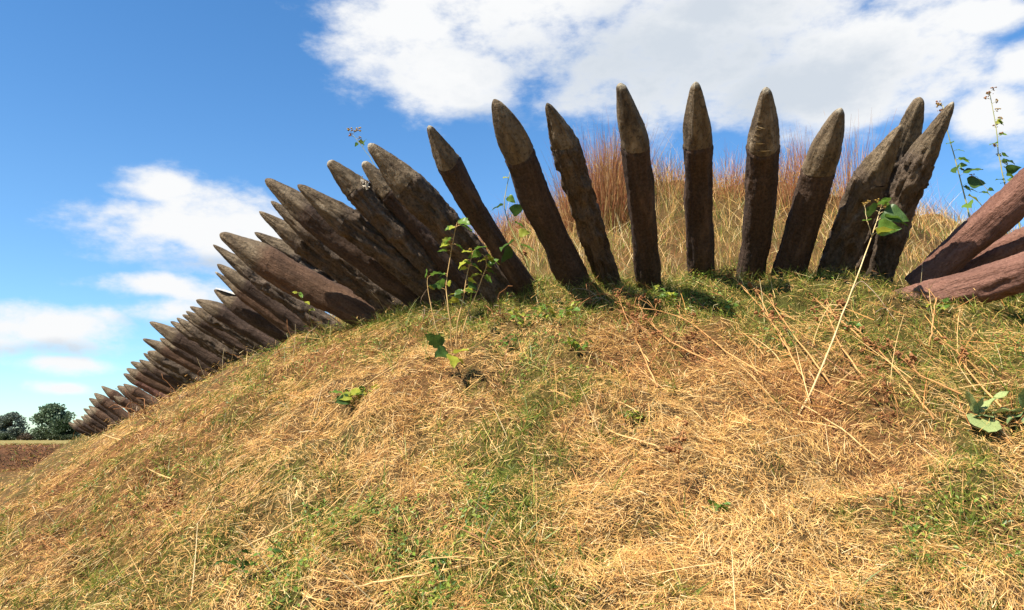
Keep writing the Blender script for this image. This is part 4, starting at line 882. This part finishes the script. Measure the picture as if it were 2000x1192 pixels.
for k, (pts, lab, hd) in enumerate([
    ([(1545, 710), (1500, 640), (1440, 570)], 'fallen orange stalk pointing up to the foot of the stake with peeling tip', 3),
    ([(1575, 770), (1530, 690), (1475, 585)], 'fallen orange stalk just right of the one below the peeling tip', 3),
    ([(1625, 775), (1560, 690), (1500, 600)], 'fallen orange stalk ending under the plump-tipped stake', 2),
    ([(1700, 700), (1650, 655), (1595, 610)], 'fallen orange stalk below the wide cracked stake', 2),
    ([(1830, 850), (1730, 720), (1650, 640)], 'long fallen orange stalk running down towards the woolly rosettes', 3),
    ([(1690, 765), (1640, 690), (1615, 630)], 'thin orange stalk crossing just right of the tall pale leaning stem', 2),
    ([(1500, 760), (1420, 710), (1330, 640), (1240, 620)], 'long bent orange stalk lying across the straw below the middle stakes', 4),
    ([(1285, 780), (1250, 700), (1215, 620)], 'orange branching stalk at left of the fallen stalks', 5),
    ([(1990, 860), (1900, 760), (1870, 710)], 'orange stalk crossing the woolly rosette at the right edge', 2),
    ([(1880, 800), (1800, 760), (1780, 740)], 'short orange stalk above left of the woolly rosette', 2),
    ([(1720, 930), (1630, 860), (1540, 800)], 'straight dry stalk lying below the foot of the pale leaning stem', 0),
    ([(1390, 730), (1310, 690), (1260, 640)], 'tangled orange stalk with brown heads below the bent-tip stake', 5),
    ([(1290, 905), (1200, 870), (1150, 840)], 'thin tan stalk lying alone in straw at the middle of the slope', 0),
    ([(470, 1100), (560, 1060), (650, 1010)], 'pale dry stalk lying on the lower left slope', 0),
    ([(690, 1180), (850, 1150), (1000, 1120)], 'long pale dry stalk lying near the bottom edge', 0),
    ([(610, 860), (700, 780), (780, 730)], 'long tan stalk lying up the slope below the thick brown stake', 0)]):
    stalk(pts, lab, hd, seed=20 + k, twigs=(0 if hd == 0 else 6), mat=(M_DRY if hd == 0 else M_ORANGE), r=(.0045 if hd == 0 else .005))
stalk([(1328, 1010), (1329, 1008), (1330, 1006)], 'upright dry stalk with orange seed clusters low on the slope', 4, lifts=[0, .12, .25], seed=61, name='dry_stalk', twigs=6, r=.0035)
stalk([(1815, 680), (1825, 672), (1835, 664)], 'reddish dry stalk standing in front of the lowest reddish log', 0, lifts=[0, .1, .22], seed=62, twigs=2)
stalk([(1660, 598), (1690, 592), (1750, 640)], 'thin bent grey twig under the wide cracked stake', 0, lifts=[.06, .12, .03], seed=63, mat=M_TWIG, name='bent_twig', group=None, r=.003, twigs=1)
# brown dried flower mats
for k, (px, py, rr_, lab) in enumerate([(1690, 785, .13, 'mat of brown dried flower heads right of the pale leaning stem'), (1240, 630, .10, 'brown dried flower heads at the top of the branching stalk'), (1350, 690, .10, 'brown dried flower heads in the straw below the middle stakes'),
                                       (270, 1010, .22, 'brown dried seed heads on the lower left slope'), (1720, 700, .10, 'dark brown dried heads below the wide cracked stake')]):
    g_ = ground(px, py); e = thing('dried_flower_mat', lab, 'dried flowers', g_, 'brown dried flower mats'); qq = random.Random(k)
    for j in range(26):
        a_ = qq.uniform(0, 6.28); r_ = rr_ * math.sqrt(qq.random()); x_, y_ = g_[0] + r_ * math.cos(a_), g_[1] + r_ * math.sin(a_); s_ = qq.uniform(.010, .022)
        link('seed_head', SEEDS[j % 3], e, Matrix.Translation((x_ - g_[0], y_ - g_[1], float(H(x_, y_)) - g_[2] + qq.uniform(.015, .05))) @ Matrix.Rotation(qq.uniform(0, 6), 4, (.3, .2, 1)) @ Matrix.Diagonal((s_, s_, s_, 1)))
# dead vine tangle over the foot of the far logs
def tangle(px0, py0, px1, py1, n, label, seed, Lr=(.3, .8)):
    qq = random.Random(seed); g0 = ground(px0, py0); e = thing('dead_vine_tangle', label, 'vine', g0, 'dead vines at the feet of the far stakes'); b = Vector(g0)
    for k in range(n):
        t_ = qq.random(); g_ = Vector(ground(px0 + (px1 - px0) * t_, py0 + (py1 - py0) * t_)) - b
        p = [g_]; d = Vector((qq.gauss(0, 1), qq.gauss(-.3, .6), abs(qq.gauss(.8, .5)))).normalized(); ln = qq.uniform(*Lr)
        for j in range(7):
            p.append(p[-1] + d * ln / 7); d = (d + Vector((qq.gauss(0, .35), qq.gauss(0, .3), -.22 + qq.gauss(0, .2)))).normalized()
        m = MB(); m.tube(p, [min(.006, .0035 + .0008 * (g0[1] - 5) * .3) * (1 - .08 * j) for j in range(8)], 5); link('vine', m.mesh('vine', M_TWIG if k % 5 == 0 else M_SEED), e)
tangle(225, 838, 300, 808, 26, 'tangle of dead brown vines over the feet of the far left stakes', 5, (.25, .6))
tangle(305, 806, 380, 772, 18, 'dead vines trailing at the feet of the stakes right of the far left tangle', 6, (.2, .5))
tangle(480, 722, 640, 668, 22, 'dry bent stems at the feet of the stakes below the white cut face', 7, (.15, .45))
tangle(790, 640, 1000, 625, 26, 'dry thin stems behind the yellowing weed at the stake feet', 8, (.12, .38))
tangle(1100, 610, 1260, 590, 16, 'dry thin stems at the foot of the slim ridged stake', 9, (.12, .45))

# ---------------------------------------------------------------- distant trees and bushes beyond the field
def tree(label, px, ytop, wpx, Y, seed, tone, shape='round', name='tree', cat='tree', trunk=True):
    base = at(px, 862, Y); base[2] = float(H(base[0], base[1])); top = at(px, ytop, Y)[2]; hgt = top - base[2]; wid = wpx * Y / FPX
    e = thing(name, label, cat, base, 'distant trees beyond the field'); r_ = np.random.default_rng(seed); qq = random.Random(seed)
    m = MB(); m.tube([(0, 0, -.3), (.1, 0, hgt * .3), (-.1, .1, hgt * .6), (0, 0, hgt * .85)], [wid * .045, wid * .035, wid * .02, .05], 8)
    cl = []; nb = 34 if trunk else 12
    for k in range(nb):
        f_ = qq.random() ** .8; hz = hgt * (.12 + (.80 if trunk else .7) * f_)
        prof = (math.sin(math.pi * min(.98, .18 + .80 * f_)) ** .7) if shape == 'round' else (1.05 - .75 * f_) * (.7 + .5 * qq.random())
        a_ = qq.uniform(0, 6.28); rr_ = wid * .36 * prof * math.sqrt(qq.random()); c_ = np.array([rr_ * math.cos(a_) * 1.1, rr_ * math.sin(a_), hz]); cl.append((c_, wid * qq.uniform(.09, .17) * (1.1 if trunk else 1.5)))
        m.tube([(0, 0, hz * .55), tuple(c_ * [.5, .5, .85]), tuple(c_)], [wid * .014, wid * .009, .03], 5)
    cl.append((np.array([0, 0, hgt * .93]), wid * .08)); link('trunk', m.mesh('trunk', M_TRUNK), e)
    V = []; CC = []
    for (c_, s_) in cl:
        n = 190; dirs = norm(r_.normal(0, 1, (n, 3))); p = c_ + dirs * (s_ * r_.random((n, 1)) ** .45) * [1.25, 1.25, .7]; p[:, 2] = np.maximum(p[:, 2], .15)
        u = norm(r_.normal(0, 1, (n, 3))); w_ = norm(np.cross(u, norm(r_.normal(0, 1, (n, 3))))); sz = wid * r_.uniform(.012, .028, (n, 1)) + .05
        V.append(np.stack([p - u * sz, p + w_ * sz * .7, p + u * sz, p - w_ * sz * .7], 1).reshape(-1, 3)); CC.append(np.repeat(np.array(tone) * r_.uniform(.65, 1.35, (n, 1)), 4, axis=0))
    V = np.concatenate(V); CC = np.concatenate(CC); link('crown', mesh_np('crown', V, np.arange(len(V)).reshape(-1, 4), M_CROWN, CC), e)
G1, G2, G3 = (.115, .14, .11), (.105, .15, .085), (.14, .17, .14)  # crown tones lightened and greyed, so distance haze is painted into the leaf colour
tree('round dark tree at the left edge of the horizon', 20, 806, 70, 205, 1, G1)
tree('tallest spreading tree on the horizon left of the stakes', 98, 789, 84, 200, 2, G2)
tree('dark lower tree just right of the tallest one', 122, 822, 46, 190, 3, (.030, .050, .018))
tree('grey-green tree behind the lowest far left stakes', 152, 834, 46, 195, 4, G3)
tree('grey-green tree partly hidden behind the far left stakes', 185, 832, 50, 215, 5, G3)
for k, (px, yt, wp_, lab) in enumerate([(52, 849, 36, 'low reddish bush between the two left trees'), (8, 850, 40, 'low dark bush at the left edge of the horizon'), (78, 846, 34, 'low bush at the foot of the tallest tree'), (110, 848, 34, 'low bush under the dark lower tree'), (140, 850, 36, 'low bush left of the lowest far left stakes'), (172, 849, 40, 'low bush behind the far left stakes')]):
    tree(lab, px, yt, wp_, 188, 30 + k, (.085, .060, .035) if k == 0 else (.045, .06, .025), 'round', 'bush', 'bush', False)
